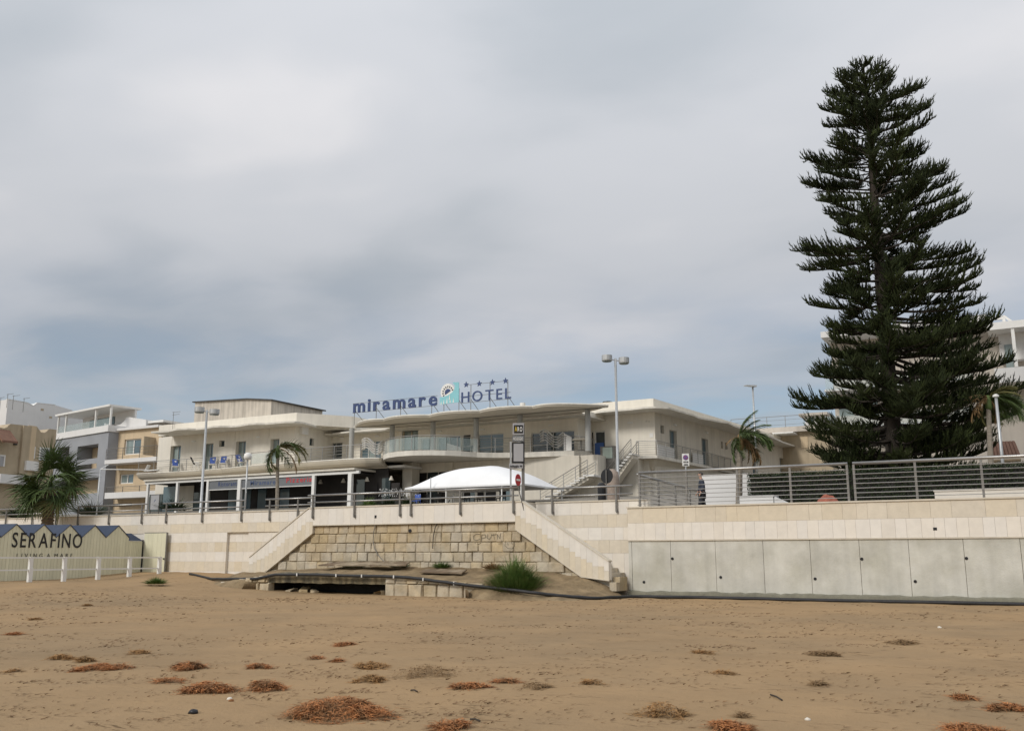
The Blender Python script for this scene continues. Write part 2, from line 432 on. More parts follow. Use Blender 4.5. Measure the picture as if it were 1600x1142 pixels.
# dirt bank between the stone wall and the beach
DF = [(-31.5, .30), (-29, .62), (-27, .86), (-21.9, .78), (-17.4, .56), (-15.5, .30), (-14.3, .14), (-13.3, .04), (-12.3, -.03)]
DB = [(-31.5, .80), (-28, .98), (-24, 1.12), (-17.5, 1.04), (-14.8, .82), (-13.8, .50), (-13.2, .14), (-12.3, .0)]
mb = MB(); xs = np.arange(-31.4, -12.3, .18); rows = 16
for x in xs:
    m_ = smooth01(x, -29.5, -27.8) * (1 - smooth01(x, -18.6, -17.0)); toe = 29.62 - (1 - m_) * 1.15
    mb.v.append((x, toe - .02, -.1 if m_ < .5 else interp(x, DF) - .25))
    for k in range(rows):
        q = k / (rows - 1); b = toe + (31.86 - toe) * q
        if b < 29.62: z = -.02 + (interp(x, DF) + .02) * smooth01(b, toe, 29.62)
        else: z = interp(x, DF) + (interp(x, DB) - interp(x, DF)) * (b - 29.62) / 2.24
        z += (.05 * mn.noise(Vector((x * .9, b * .9, 3))) + .035 * mn.noise(Vector((x * 2.6, b * 2.6, 7)))) * (1 if q > .05 else 0)
        mb.v.append((x, b, z))
rw = rows + 1
mb.f = [(i * rw + k, (i + 1) * rw + k, (i + 1) * rw + k + 1, i * rw + k + 1) for i in range(len(xs) - 1) for k in range(rows)]
struct('dirt_bank', mb, M['dirt'], smooth=True)

# ------------------------------------------------------------------ right retaining wall
W = thing('retaining_wall', 'long grey concrete retaining wall with tiled upper bands on the right', 'wall', (-13.3, 32.7, 0))
X0, X1 = -13.3, 7.0
obj('wall_core', MB().box(X0 + .02, X1, 32.76, 33.6, -.3, 3.24), M['mortar'], W)
def tiles(parent, x0, x1, y, z0, z1, m, rnd, wlo, whi, th=.03, gap=.005):
    x = x0
    while x < x1 - .03:
        wd = rnd.uniform(wlo, whi); e = min(x + wd, x1)
        if x1 - e < .12: e = x1
        bpiece('tile', m, parent, x + gap / 2, e - gap / 2, y - rnd.uniform(0, .003), y + th, z0, z1); x = e
rnd = random.Random(11)
tiles(W, X0, X1, 32.7, 2.685, 3.22, M['tile_b'], rnd, .32, .95)
tiles(W, X0, X1, 32.698, 2.085, 2.681, M['tile_w'], rnd, .30, .46)
obj('coping', MB().box(X0 - .03, X1, 32.66, 33.62, 3.225, 3.275), M['coping'], W)
obj('ledge', MB().box(X0 - .02, X1, 32.675, 32.76, 2.045, 2.081), M['coping'], W)
ju = [986.6, 1047, 1117, 1191.6, 1265, 1342, 1419, 1505, 1594]
jx = [X0] + [Pb(u, 850, 32.7).x for u in ju] + [2.0, 4.2, X1]
for a, b in zip(jx, jx[1:]):
    bpiece('concrete_panel', M['concrete'], W, a + .007, b - .007, 32.72 + rnd.uniform(-.006, .006), 32.80, .0, 2.043)
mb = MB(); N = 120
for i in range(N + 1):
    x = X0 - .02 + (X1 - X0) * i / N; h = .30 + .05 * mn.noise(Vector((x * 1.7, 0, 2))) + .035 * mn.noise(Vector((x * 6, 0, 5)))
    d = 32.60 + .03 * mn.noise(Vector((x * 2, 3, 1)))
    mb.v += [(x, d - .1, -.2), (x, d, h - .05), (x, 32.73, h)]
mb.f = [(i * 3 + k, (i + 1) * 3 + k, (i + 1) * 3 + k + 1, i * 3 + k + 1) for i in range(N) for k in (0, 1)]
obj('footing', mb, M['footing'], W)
for u, v in [(1006, 909), (1050.5, 872.5), (1126, 901.5), (1273.6, 904), (1346.5, 873), (1430, 908), (1510, 872)]:
    p = Pb(u, v, 32.71); obj('weep_hole', MB().disc((p.x, 32.708, p.z), (0, 1, 0), .05, .02, 12), M['blackp'], W)
for u, v in [(1461, 826)]:
    p = Pb(u, v, 32.69); obj('drain_opening', MB().box(p.x - .055, p.x + .055, 32.690, 32.72, p.z - .045, p.z + .045), M['blackp'], W)

# ------------------------------------------------------------------ stairway block: middle parapet and the two flights
ZC = 3.54
def flight_tiles(parent, pts_top, pts_low, x0, x1, y, rnd):
    """columns of tiles between a sloping lower edge and a sloping upper edge; white above, beige below a stepped joint"""
    x = x0; step = .225
    while x < x1 - .02:
        e = min(x + step, x1)
        t0, t1, l0, l1 = interp(x, pts_top), interp(e, pts_top), interp(x, pts_low), interp(e, pts_low)
        mid = (l0 + l1) / 2 + .52 * ((t0 + t1) / 2 - (l0 + l1) / 2) + rnd.choice((-.05, .03, .0))
        if mid < max(l0, l1) + .05: mid = max(l0, l1) + .05
        g = .002; yy = y - rnd.uniform(0, .003)
        hi = min(t0, t1) - .02
        mid = min(mid, hi)
        q = MB().prism([(x + g, yy, l0), (e - g, yy, l1), (e - g, yy, mid), (x + g, yy, mid)], (0, .05, 0)); obj('tile', q, M['tile_b'], parent)
        q = MB().prism([(x + g, yy, mid + .003), (e - g, yy, mid + .003), (e - g, yy, t1), (x + g, yy, t0)], (0, .05, 0)); obj('tile', q, M['tile_w'], parent)
        x = e
def flight(label, top, low, x0, x1, up_right):
    T = thing('staircase', label, 'staircase', (x0, 31.7, .7), None)
    flight_tiles(T, top, low, x0, x1, 31.70, rnd)
    body = [(x, 31.74, z) for x, z in ([(x0, interp(x0, low))] + [p for p in low if x0 < p[0] < x1] + [(x1, interp(x1, low)), (x1, interp(x1, top) - .02)] +
                                      [p for p in reversed(top) if x0 < p[0] < x1] + [(x0, interp(x0, top) - .02)])]
    obj('parapet', MB().prism(body, (0, .22, 0)), M['tile_w'], T)
    cp = [(x, 31.67, z) for x, z in top if x0 - .01 <= x <= x1 + .01]
    cp = [(x0, 31.67, interp(x0, top))] + [q for q in cp if x0 < q[0] < x1] + [(x1, 31.67, interp(x1, top))]
    obj('coping', MB().prism(cp + [(x, y, z + .05) for x, y, z in reversed(cp)], (0, .33, 0)), M['coping'], T)
    lw = [(x0, 31.685, interp(x0, low))] + [(p[0], 31.685, p[1]) for p in low if x0 < p[0] < x1] + [(x1, 31.685, interp(x1, low))]
    obj('edge_trim', MB().prism([(x, y, z - .035) for x, y, z in lw] + [(x, y, z + .0) for x, y, z in reversed(lw)], (0, .12, 0)), M['coping'], T)
    n = 14
    for i in range(n):
        z1 = .75 + (3.1 - .75) * (i + 1) / n; q0 = i / n; q1 = (i + 1) / n
        a, b = (x0 + (x1 - x0) * q0, x0 + (x1 - x0) * q1) if up_right else (x1 - (x1 - x0) * q0, x1 - (x1 - x0) * q1)
        bpiece('step', M['coping'], T, a, b, 31.97, 33.18, .3, z1)
    return T
xl = [Pb(u, v, 31.7) for u, v in [(389.5, 871), (482.5, 793), (490, 793), (415, 892), (488, 832), (488.6, 820.6)]]
XL0, XLm = xl[0].x, xl[5].x
flight('pale stone stairway rising from the sand on the left of the stone block wall', [(XL0, xl[0].z), (xl[1].x, ZC - .03), (XLm + .02, ZC - .03)],
       [(XL0, .78), (xl[3].x, .86), (XLm - .001, xl[4].z), (XLm + .02, xl[4].z + .02)], XL0, XLm, True)
xr = [Pb(u, v, 31.7) for u, v in [(815, 783), (951, 877.5), (951, 906), (908, 900), (805, 826), (805, 815)]]
XRm, XR1 = xr[4].x, xr[1].x
flight('pale stone stairway descending to the sand beside the grey concrete wall', [(XRm, ZC - .03), (xr[0].x, ZC - .03), (XR1, xr[1].z)],
       [(XRm, xr[4].z), (xr[3].x, xr[3].z), (XR1, xr[2].z)], XRm, XR1, False)
PW = thing('parapet_wall', 'white tiled parapet between the two stairways above the stone blocks', 'wall', (XLm, 31.7, 2.8))
tiles(PW, XLm, XRm, 31.70, 2.815, ZC - .03, M['tile_w'], rnd, .34, .5)
obj('wall_core', MB().box(XLm + .01, XRm - .01, 31.735, 33.5, 2.80, ZC - .03), M['tile_w'], PW)
obj('coping', MB().box(XLm, XRm, 31.67, 33.55, ZC - .028, ZC + .022), M['coping'], PW)
obj('edge_trim', MB().box(XLm, XRm, 31.685, 31.80, 2.775, 2.813), M['coping'], PW)
p = Pb(586.6, 807, 31.69); obj('drain_opening', MB().box(p.x - .05, p.x + .05, 31.690, 31.72, p.z - .06, p.z + .06), M['blackp'], PW)

# stone block wall
SW = thing('stone_wall', 'old weathered wall of squared yellow stone blocks between the stairways', 'wall', (-27.4, 31.8, .8))
obj('wall_core', MB().prism([(-30.6, 31.89, .4), (-14.4, 31.89, .4), (-14.4, 31.89, .72), (XRm, 31.89, 2.45), (XRm, 31.89, 2.79), (XLm, 31.89, 2.79), (XLm, 31.89, 2.45), (-30.6, 31.89, .74)], (0, .4, 0)), M['mortar'], SW)
rows_z = [2.775, 2.42, 2.035, 1.66, 1.285, .91, .55]
for r_ in range(6):
    z1, z0 = rows_z[r_], rows_z[r_ + 1]; zm = (z0 + z1) / 2
    xa = max(xl[3].x, XLm - (xl[4].z - z1) / (xl[4].z - .86) * (XLm - xl[3].x) - .06) if z1 < xl[4].z else XLm
    xb = min(xr[3].x, XRm + (xr[4].z - z1) / (xr[4].z - xr[3].z) * (xr[3].x - XRm) + .02) if z1 < xr[4].z else XRm
    x = xa - rnd.uniform(0, .02)
    while x < xb - .08:
        e = min(x + rnd.choice((.34, .42, .5, .55, .62)) * rnd.uniform(.9, 1.1), xb)
        if xb - e < .15: e = xb
        g = rnd.uniform(.003, .009); dz = rnd.uniform(-.008, .008); dy = rnd.uniform(-.012, .02)
        piece('stone', M['stone'], SW, ((x + e) / 2, 31.875 + dy, zm + dz), (e - x - 2 * g, .15, z1 - z0 - 2 * g), 'stone%d' % rnd.randrange(6))
        x = e
p = Pb(641, 829, 31.80); obj('pipe_outlet', MB().disc((p.x, 31.775, p.z), (0, 1, 0), .075, .03, 14), M['blackp'], SW)
def curve_part(name, pts, r, m, parent, y):
    q = [Pb(u, v, y) for u, v in pts]; return MB().tube(q, r, 5)
# graffiti scribbles, sprayed on the blocks
gy = 31.785
for s_ in ([(749, 834), (744, 834), (740, 837), (740, 842), (744, 844), (750, 842)], [(752, 846), (753, 835), (758, 835), (759, 839), (753, 841)],
           [(762, 834), (761, 840), (764, 842), (767, 839), (768, 834)], [(771, 834), (772, 842)], [(768, 836), (776, 834)], [(777, 842), (777, 835), (781, 841), (782, 833)],
           [(742, 848), (748, 850), (752, 847)], [(778, 849), (783, 848), (784, 844)],
           [(790, 845), (789, 852), (793, 856), (800, 857), (804, 852), (803, 846)], [(793, 848), (794, 851)], [(799, 847), (800, 850)]):
    q = [Pb(u, v, gy) for u, v in s_]
    mb = MB()
    for a, b in zip(q, q[1:]):
        d = (b - a).normalized(); nn = Vector((-d.z, 0, d.x)) * .0065
        mb.prism([a + nn - d * .008, a - nn - d * .008, b - nn + d * .008, b + nn + d * .008], (0, .004, 0))
    obj('graffiti', mb, M['mortar_dk'], SW)
for pts, lab in (([(587, 818), (586, 823), (584, 830), (583, 845), (585, 856), (590, 866), (598, 875), (606, 881)], 'thin grey cable hanging down the stone blocks beneath the square hole'),
                 ([(687, 812), (684, 816), (680, 824), (677, 838), (676, 857)], 'short dark cable hanging out over the stone blocks')):
    q = [Pb(u, v, 31.72) for u, v in pts]; solo('cable', MB().tube(q, .017, 5), M['steel_dk'] if 'grey' in lab else M['blackp'], lab, 'cable')

# ------------------------------------------------------------------ left striped wall (and the piece behind the right stairs)
ZL = 3.56
LW = thing('striped_wall', 'beige and white striped tile wall to the left of the stairs', 'wall', (-36, 33.2, .4))
bands = [(3.05, ZL - .03, 'tile_w'), (2.615, 3.046, 'tile_b'), (2.165, 2.61, 'tile_w'), (1.715, 2.161, 'tile_b'), (1.265, 1.711, 'tile_w'), (.815, 1.261, 'tile_b'), (.2, .811, 'tile_w')]
xa = Pb(354, 850, 33.2).x; xb = Pb(386, 850, 33.2).x; xz = XLm + .05; xs0 = -62
for k, (z0, z1, mk) in enumerate(bands):
    if k < 2: tiles(LW, xs0, xz, 33.2, z0, z1, M[mk], rnd, .40, .60)
    else:
        tiles(LW, -39.5, xa, 33.2, z0, z1, M[mk], rnd, .40, .60)
        tiles(LW, xa - .03, xb, 33.34, z0, z1, M[mk], rnd, .40, .60)
        tiles(LW, xb, xz, 33.26, z0, z1, M[mk], rnd, .40, .60)
obj('wall_core', MB().box(xs0, xa - .005, 33.225, 33.9, -.2, ZL - .03).box(xa - .02, xb - .005, 33.365, 33.9, -.2, 2.60).box(xb, xz, 33.285, 33.9, -.2, 2.60).box(xa, xz, 33.226, 33.9, 2.612, ZL - .03), M['tile_w'], LW)
obj('coping', MB().box(xs0, xz, 33.16, 33.95, ZL - .028, ZL + .02), M['coping'], LW)
RW = thing('striped_wall', 'beige and white striped tile wall behind the right stairway', 'wall', (-15, 33.2, .4))
bands2 = [(3.05, ZL - .03, 'tile_w'), (2.57, 3.046, 'tile_b'), (2.10, 2.565, 'tile_w'), (1.62, 2.095, 'tile_b'), (.5, 1.615, 'tile_w')]
for z0, z1, mk in bands2: tiles(RW, XRm + .1, X0 + .6, 33.2, z0, z1, M[mk], rnd, .35, .6)
obj('wall_core', MB().box(XRm + .1, X0 + .6, 33.225, 33.5, -.2, ZL - .03), M['tile_w'], RW)
obj('coping', MB().box(XRm + .1, X0 + .6, 33.16, 33.55, ZL - .028, ZL + .02), M['coping'], RW)

# ------------------------------------------------------------------ low stone platform with the hollow under it
PF = thing('stone_platform', 'low stained stone platform with a dark hollow under its slab', 'platform', (-24, 29.6, 0))
mb = MB(); N = 40
for i in range(N + 1):
    x = -27.7 + 6.2 * i / N; zt = interp(x, DF) + .0; zb = .47 + .04 * mn.noise(Vector((x * 1.9, 1, 1)))
    y = 29.58 + .05 * mn.noise(Vector((x * 1.3, 2, 2)))
    mb.v += [(x, y + .9, zb), (x, y, zb), (x, y - .02, zt - .06), (x, y + .06, zt + .02), (x, y + .5, zt + .04)]
mb.f = [(i * 5 + k, (i + 1) * 5 + k, (i + 1) * 5 + k + 1, i * 5 + k + 1) for i in range(N) for k in range(4)]
msl = mat('stained slab edge', (.25, .205, .125), .95, .35, 3, .6, 14, streak=.55, col2=(.13, .115, .08), f2=(.45, .6), s2=2.2)
obj('slab', mb, msl, PF)
obj('hollow_shade', MB().box(-27.7, -21.4, 31.0, 31.2, -.2, .8).box(-27.9, -27.6, 29.75, 31, -.2, .8).box(-21.7, -21.4, 29.75, 31, -.2, .7), M['dark'], PF)  # near-black boxes; the hollow's inner shade is put into their colour
def stone_run(x0, x1, zl0, zh0, y, lo=.4, hi=.75):
    x = x0
    while x < x1 - .1:
        e = min(x + rnd.uniform(lo, hi), x1); zt = min(interp((x + e) / 2, DF) - .02, zh0)
        piece('stone', M['stone'], PF, ((x + e) / 2, y + .12 + rnd.uniform(-.04, .04), (zl0 + zt) / 2), (e - x - .02, .34, zt - zl0), 'stone%d' % rnd.randrange(6), rot=(0, 0, rnd.uniform(-.05, .05)))
        x = e
stone_run(-21.75, -17.2, -.05, .50, 29.5); stone_run(-21.75, -17.0, .51, .9, 29.52)
stone_run(-32.6, -30.2, .1, .42, 30.0, .5, .8); stone_run(-30.2, -27.5, -.05, .46, 29.5, .35, .6); stone_run(-29.2, -27.6, .47, .9, 29.53, .3, .5)
for x, y, s_ in [(-26.2, 30.1, .35), (-25.6, 30.0, .22), (-22.2, 29.75, .25), (-26.7, 29.9, .28)]:
    piece('rubble_stone', M['stone'], PF, (x, y, .08), (s_ * 1.6, s_, s_), 'stone3', rot=(0, .2, x))
# small steps and kerb at the foot of the right flight
KB = thing('low_step', 'low stone step in the gap by the concrete wall', 'step', (-13.5, 31.6, .4))
bpiece('stone', M['stone'], KB, -13.62, -13.36, 32.0, 32.7, .3, .78); bpiece('stone', M['stone'], KB, -13.63, -13.37, 31.7, 32.2, .3, .6)
for (u0, v0, u1, v1, lab) in [(505, 884, 640, 879, 'large rusty metal plate lying against the stone block wall'), (655, 890, 726, 893, 'small flat metal plate lying on the dirt')]:
    a, b = Pb(u0, v0, 31.0 if 'large' in lab else 30.6), Pb(u1, v1, 31.0 if 'large' in lab else 30.6); z = (a.z + b.z) / 2
    mb = MB().prism([(a.x, 30.7, z - .02), (b.x, 30.75, z + .0), (b.x - .3, 31.45, z + .13), (a.x + .4, 31.5, z + .12)] if 'large' in lab else
                    [(a.x + .2, 30.35, z - .03), (b.x, 30.4, z - .06), (b.x - .15, 31.0, z + .05), (a.x, 31.05, z + .06)], (0, 0, -.05))
    solo('metal_plate', mb, M['rusty'], lab, 'metal plate')
# long black pipe along the foot of everything
pp = [(296, 910, 31.3), (330, 913.5, 30.4), (360, 911, 29.75), (400, 904, 29.42), (430, 897.5, 29.36), (480, 897.5, 29.36), (560, 899.5, 29.36), (600, 900, 29.36), (640, 902, 29.34), (690, 908.5, 29.32), (730, 914, 29.3),
      (765, 917.5, 29.2), (800, 921.5, 29.1), (835, 926, 29.1), (870, 930, 29.4), (930, 934.5, 29.9), (985, 936, 31.5), (1100, 938.2, 32.05), (1300, 941.3, 32.1), (1600, 946.8, 32.15), (1750, 949.5, 32.2)]
q = [Pb(u, v, b) for u, v, b in pp]
def dirt_z(x, b):
    if not -31.4 < x < -12.3: return -1
    m_ = smooth01(x, -29.5, -27.8) * (1 - smooth01(x, -18.6, -17.0)); toe = 29.62 - (1 - m_) * 1.15
    if b < toe: return -1
    if b < 29.62: return -.02 + (interp(x, DF) + .02) * smooth01(b, toe, 29.62)
    return interp(x, DF) + (interp(x, DB) - interp(x, DF)) * min(1, (b - 29.62) / 2.24)
for k_, c_ in enumerate(q): c_.z = max(c_.z, sand_z(c_.x, c_.y) + .045, dirt_z(c_.x, c_.y) + .05)
dense = []
for a, b in zip(q, q[1:]):
    for i in range(5): dense.append(a.lerp(b, i / 5) + Vector((0, 0, .012 * mn.noise(Vector((a.x + i, 0, 0))))))
dense.append(q[-1])
PI_ = thing('pipe', 'long black rubber pipe running along the sand at the foot of the walls', 'pipe', tuple(q[6]))
obj('hose', MB().tube(dense, .058, 8), M['black'], PI_, smooth=True)
for u in (527, 567, 617, 663, 711, 466):
    v = interp(u, [(a, b) for a, b, c in pp]); p = Pb(u, v, 29.36)
    obj('clip', MB().box(p.x - .02, p.x + .02, p.y - .095, p.y - .06, p.z - .05, p.z + .06), M['white_p'], PI_)
# ------------------------------------------------------------------ walls with openings, windows, railings
def face_front(y):  return lambda s, z, d: (s, y + d, z)            # wall in the plane y, s = x, d = depth inwards (+y)
def face_side(x, sgn=-1): return lambda s, z, d: (x + sgn * d, s, z) # wall in the plane x, s = y
def face_line(A, B):                                                 # wall from A to B, front on the right-hand side walking A -> B
    A = Vector((A[0], A[1], 0)); t = (Vector((B[0], B[1], 0)) - A).normalized(); n = Vector((-t.y, t.x, 0))
    return lambda s, z, d: tuple(A + t * s + n * d + Vector((0, 0, z)))
def wall(mb, Mf, s0, s1, z0, z1, holes=(), th=.25, depth=.3):
    ss = sorted({s0, s1, *[h[0] for h in holes], *[h[1] for h in holes]}); zs = sorted({z0, z1, *[h[2] for h in holes], *[h[3] for h in holes]})
    ss = [q for q in ss if s0 <= q <= s1]; zs = [q for q in zs if z0 <= q <= z1]
    for a, b in zip(ss, ss[1:]):
        for c, d in zip(zs, zs[1:]):
            m_, k_ = (a + b) / 2, (c + d) / 2
            if any(h[0] < m_ < h[1] and h[2] < k_ < h[3] for h in holes): continue
            mb.quad(Mf(a, c, 0), Mf(b, c, 0), Mf(b, d, 0), Mf(a, d, 0))
    for a, b, c, d in holes:
        for p, q in (((a, c), (a, d)), ((a, d), (b, d)), ((b, d), (b, c)), ((b, c), (a, c))):
            mb.quad(Mf(*p, 0), Mf(*q, 0), Mf(*q, depth), Mf(*p, depth))
    mb.quad(Mf(s0, z0, th + depth), Mf(s1, z0, th + depth), Mf(s1, z1, th + depth), Mf(s0, z1, th + depth))
    for p, q in (((s0, z0), (s0, z1)), ((s0, z1), (s1, z1)), ((s1, z1), (s1, z0)), ((s1, z0), (s0, z0))):
        mb.quad(Mf(*p, 0), Mf(*q, 0), Mf(*q, th + depth), Mf(*p, th + depth))
    return mb
def fbox(mb, Mf, s0, s1, z0, z1, d0, d1):
    p = [Mf(s, z, d) for d in (d0, d1) for s, z in ((s0, z0), (s1, z0), (s1, z1), (s0, z1))]
    return mb.add(p, [(0, 1, 2, 3), (7, 6, 5, 4), (0, 4, 5, 1), (1, 5, 6, 2), (2, 6, 7, 3), (3, 7, 4, 0)])
def window(parent, Mf, s0, s1, z0, z1, n=2, depth=.18, g='glass', fm='white_p', fr=.05, name='window', bars=0):
    mb = MB(); d0, d1 = depth - .05, depth + .02
    fbox(mb, Mf, s0, s1, z0, z0 + fr, d0, d1); fbox(mb, Mf, s0, s1, z1 - fr, z1, d0, d1)
    for i in range(n + 1):
        c = s0 + (s1 - s0) * i / n; a = s0 if i == 0 else (s1 - fr if i == n else c - fr / 2)
        fbox(mb, Mf, a, a + fr, z0 + fr, z1 - fr, d0, d1)
    for i in range(bars):
        c = z0 + (z1 - z0) * (i + 1) / (bars + 1); fbox(mb, Mf, s0 + fr, s1 - fr, c - .025, c + .025, d0 + .01, d1 - .005)
    f_ = obj(name, mb, M[fm], parent)
    for i in range(n):
        a, b = s0 + (s1 - s0) * i / n, s0 + (s1 - s0) * (i + 1) / n
        q = fbox(MB(), Mf, a + .02, b - .02, z0 + .02, z1 - .02, depth, depth + .012); 
        obj('pane', q, M[g[i % len(g)] if isinstance(g, (list, tuple)) else g], f_)
    return f_
def railing(parent, path, h=1.0, n=5, step=1.1, m='steel', r=.012, rp=.02, rt=.026, posts=None, name='railing', first=True):
    """parent > railing > post, rail, handrail"""
    path = [Vector(p) for p in path]
    top = obj(name, MB().tube([p + Vector((0, 0, h)) for p in path], rt, 6), M[m], parent)
    L_ = [0]
    for a, b in zip(path, path[1:]): L_.append(L_[-1] + (b - a).length)
    def at(d):
        for i in range(len(path) - 1):
            if d <= L_[i + 1] + 1e-6: return path[i].lerp(path[i + 1], (d - L_[i]) / max(1e-6, L_[i + 1] - L_[i]))
        return path[-1]
    k = max(1, round(L_[-1] / step))
    for i in range(0 if first else 1, k + 1):
        p = at(L_[-1] * i / k); obj('post', MB().box(p.x - rp, p.x + rp, p.y - rp, p.y + rp, p.z - .02, p.z + h - .02), M[m], top)
    for i in range(n):
        obj('rail', MB().tube([p + Vector((0, 0, h * (i + .6) / (n + .4))) for p in path], r, 4), M[m], top)
    return top
def slab(name, outline, z0, z1, m, parent):
    """horizontal slab from a plan outline [(x, y)]"""
    return obj(name, MB().prism([(x, y, z0) for x, y in outline], (0, 0, z1 - z0)), m, parent)

# ------------------------------------------------------------------ hotel
H = thing('hotel', 'long cream two-storey hotel with wavy roof edges and balconies', 'hotel', (-45, 60, 5.2))
ZF = 8.6                                                             # balcony floor
XW0, XW1, YW, YC, YR = -67.4, -51.65, 57.5, 62.0, 64.5
fr_ = face_front(YW)
doors = []
for u0, u1, v in ((267, 283, 695.6), (318, 333.5, 692), (369, 384.5, 688.7), (423, 436.5, 685)):
    a, b = Pb(u0, v, YW), Pb(u1, v, YW); doors.append((a.x, b.x, ZF + .03, b.z))
a, b = Pb(342, 698, YW), Pb(351, 687.7, YW); small = (a.x, b.x, a.z, b.z)
obj('wall', wall(MB(), fr_, XW0, XW1, 5.0, 11.75, doors + [small], .25, .38), M['plaster'], H)
for d in doors: window(H, fr_, *d, n=2, depth=.36, g=['glass_c', 'glass_b'], fm='col_grey', name='door', fr=.04)
window(H, fr_, *small, n=1, depth=.3, g='glass', fm='col_grey', fr=.03)
for u in (269.5, 318, 368, 420.5):
    p = Pb(u, 680, YW); obj('joint_strip', MB().box(p.x - .02, p.x + .02, YW - .02, YW + .01, 10.95, 11.72), M['plaster2'], H)
for u, v, b in ((303, 689, YW), (404, 682.5, YW), (535, 684.5, YC), (590, 681, YC), (687, 674, YC), (754, 671, YC), (861, 664.5, YC), (985, 660.5, YR)):
    p = Pb(u, v, b); obj('wall_lamp', MB().box(p.x - .2, p.x + .2, b - .10, b - .002, p.z - .06, p.z + .05), M['white_p'], H)
sx = face_side(XW1 + .004)
a, b = Px(483.5, 695.6, XW1), Px(491, 685, XW1)
obj('wall', wall(MB(), face_side(XW1 + .004), YW + .002, YC, 5.0, 11.75, [(a.y, b.y, a.z, b.z)], .2, .3), M['plaster'], H)
window(H, sx, a.y, b.y, a.z, b.z, n=1, depth=.25, g='glass', fm='col_grey', fr=.03)
a = Px(468, 678, XW1 + .0); b = Px(478, 668, XW1)
obj('air_conditioner', MB().box(XW1 + .004, XW1 + .3, a.y, b.y, a.z, b.z), M['white_p'], H)
# left wing roof edge and parapet
ev = [(236, 676.5), (250, 675.8), (262, 675), (276, 672), (292, 671.3), (306, 671.8), (318, 670.6), (332, 668.0), (344, 667.4), (360, 667.7), (374, 666.6), (388, 664), (400, 663.4), (414, 663.6), (428, 662.4), (444, 660.8), (460, 660.6), (474, 662), (486, 665), (497, 668.6), (508, 670.6), (520, 670.8)]
EL = [Pz(u, v, 11.72) for u, v in ev]
out = [(p.x, p.y) for p in EL] + [(-48.6, 62.2), (-56, 66), (-72, 66), (EL[0].x - .4, 58)]
slab('roof_edge', out, 11.72, 11.86, M['slabedge'], H)
PT = MB().box(XW0 - .1, XW1, YW + .02, 66, 11.86, 12.82)
PT.prism([(XW1, YW + .02, 11.86), (-49.0, 61.2, 11.86), (-49.0, 66, 11.86), (XW1, 66, 11.86)], (0, 0, .94))
obj('parapet', PT, M['plaster'], H)
# penthouse behind
a, b, c = Pb(305, 629, 64), Pb(424, 626.3, 64), Px(503.8, 644, Pb(424, 626, 64).x)
pk = Pb(388, 624.5, 64)
obj('rooftop_room', MB().prism([(a.x, 64, 12.5), (b.x, 64, 12.5), (b.x, 64, b.z), (pk.x, 64, pk.z), (a.x, 64, a.z)], (0, c.y - 64, 0)), M['rust_w'], H)
obj('room_roof', MB().prism([(a.x - .2, 63.8, a.z + .004), (pk.x, 63.8, pk.z + .004), (b.x + .2, 63.8, b.z), (b.x + .2, 63.8, b.z + .12), (pk.x, 63.8, pk.z + .12), (a.x - .2, 63.8, a.z + .1)], (0, c.y - 63.5, 0)), M['roofing'], H)
# centre wall
fc = face_front(YC)
def hole(u0, v0, u1, v1, b): p, q = Pb(u0, v1, b), Pb(u1, v0, b); return (p.x, q.x, p.z, q.z)
CW = [hole(511, 691, 535, 720, YC), hole(563, 688, 596, 716, YC), hole(627, 669, 653.5, 712, YC), hole(657, 684, 673, 712, YC), hole(683, 680.5, 719, 712, YC),
      hole(723.5, 679, 735, 712, YC), hole(746.5, 676.5, 786.5, 710, YC), hole(830, 672, 897, 709, YC)]
CW = [(a, b, ZF + .05, d) for a, b, c, d in CW]
xe = Pb(903, 680, YC).x
obj('wall', wall(MB(), fc, XW1 + .002, xe, 5.0, 11.35, CW, .2, .35), M['plaster'], H)
window(H, fc, *CW[0], n=2, depth=.2, g='glass', fm='col_grey', bars=6, fr=.06)
window(H, fc, *CW[1], n=3, depth=.2, g=['glass_b', 'glass_c', 'glass_b'])
window(H, fc, *CW[2], n=2, depth=.3, g=['glass_c', 'glass_c'], fm='house_o', name='door')
window(H, fc, *CW[3], n=1, depth=.2, g='glass_c')
window(H, fc, *CW[4], n=2, depth=.2, g=['glass_c', 'glass'], fm='white_p')
window(H, fc, *CW[5], n=1, depth=.15, g='dark', fm='blackp', name='door')
window(H, fc, *CW[6], n=2, depth=.18, g=['glass_b', 'glass_b'], bars=1)
window(H, fc, *CW[7], n=2, depth=.18, g=['glass', 'glass'], bars=1)
# right facade
fR = face_front(YR)
xr0 = xe - .3; CR = (-23.94, YR)
RWD = [hole(908.5, 674.5, 915.5, 712, YR), hole(921.5, 674, 927, 712, YR), hole(929, 672.5, 945.5, 712, YR)]
RWD = [(a, b, ZF + .02, d) for a, b, c, d in RWD]
obj('wall', wall(MB(), fR, xr0, CR[0], 5.0, 11.75, RWD, .2, .3), M['plaster'], H)
window(H, fR, *RWD[0], n=1, depth=.15, g='dark', fm='plaster2', name='door'); window(H, fR, *RWD[1], n=1, depth=.15, g='dark', fm='white_p', name='door')
window(H, fR, *RWD[2], n=1, depth=.15, g='glass', fm='white_p', name='door', fr=.09)
a = Pb(929, 690, YR - .05); b = Pb(943, 690, YR - .05); obj('door_screen', MB().box(a.x, b.x, YR - .02, YR + .0, ZF + .05, a.z - .1), M['signblue'], H)
obj('wall', MB().box(xe - .25, xe + .003, YC + .003, YR, 5.0, 11.35), M['plaster'], H)
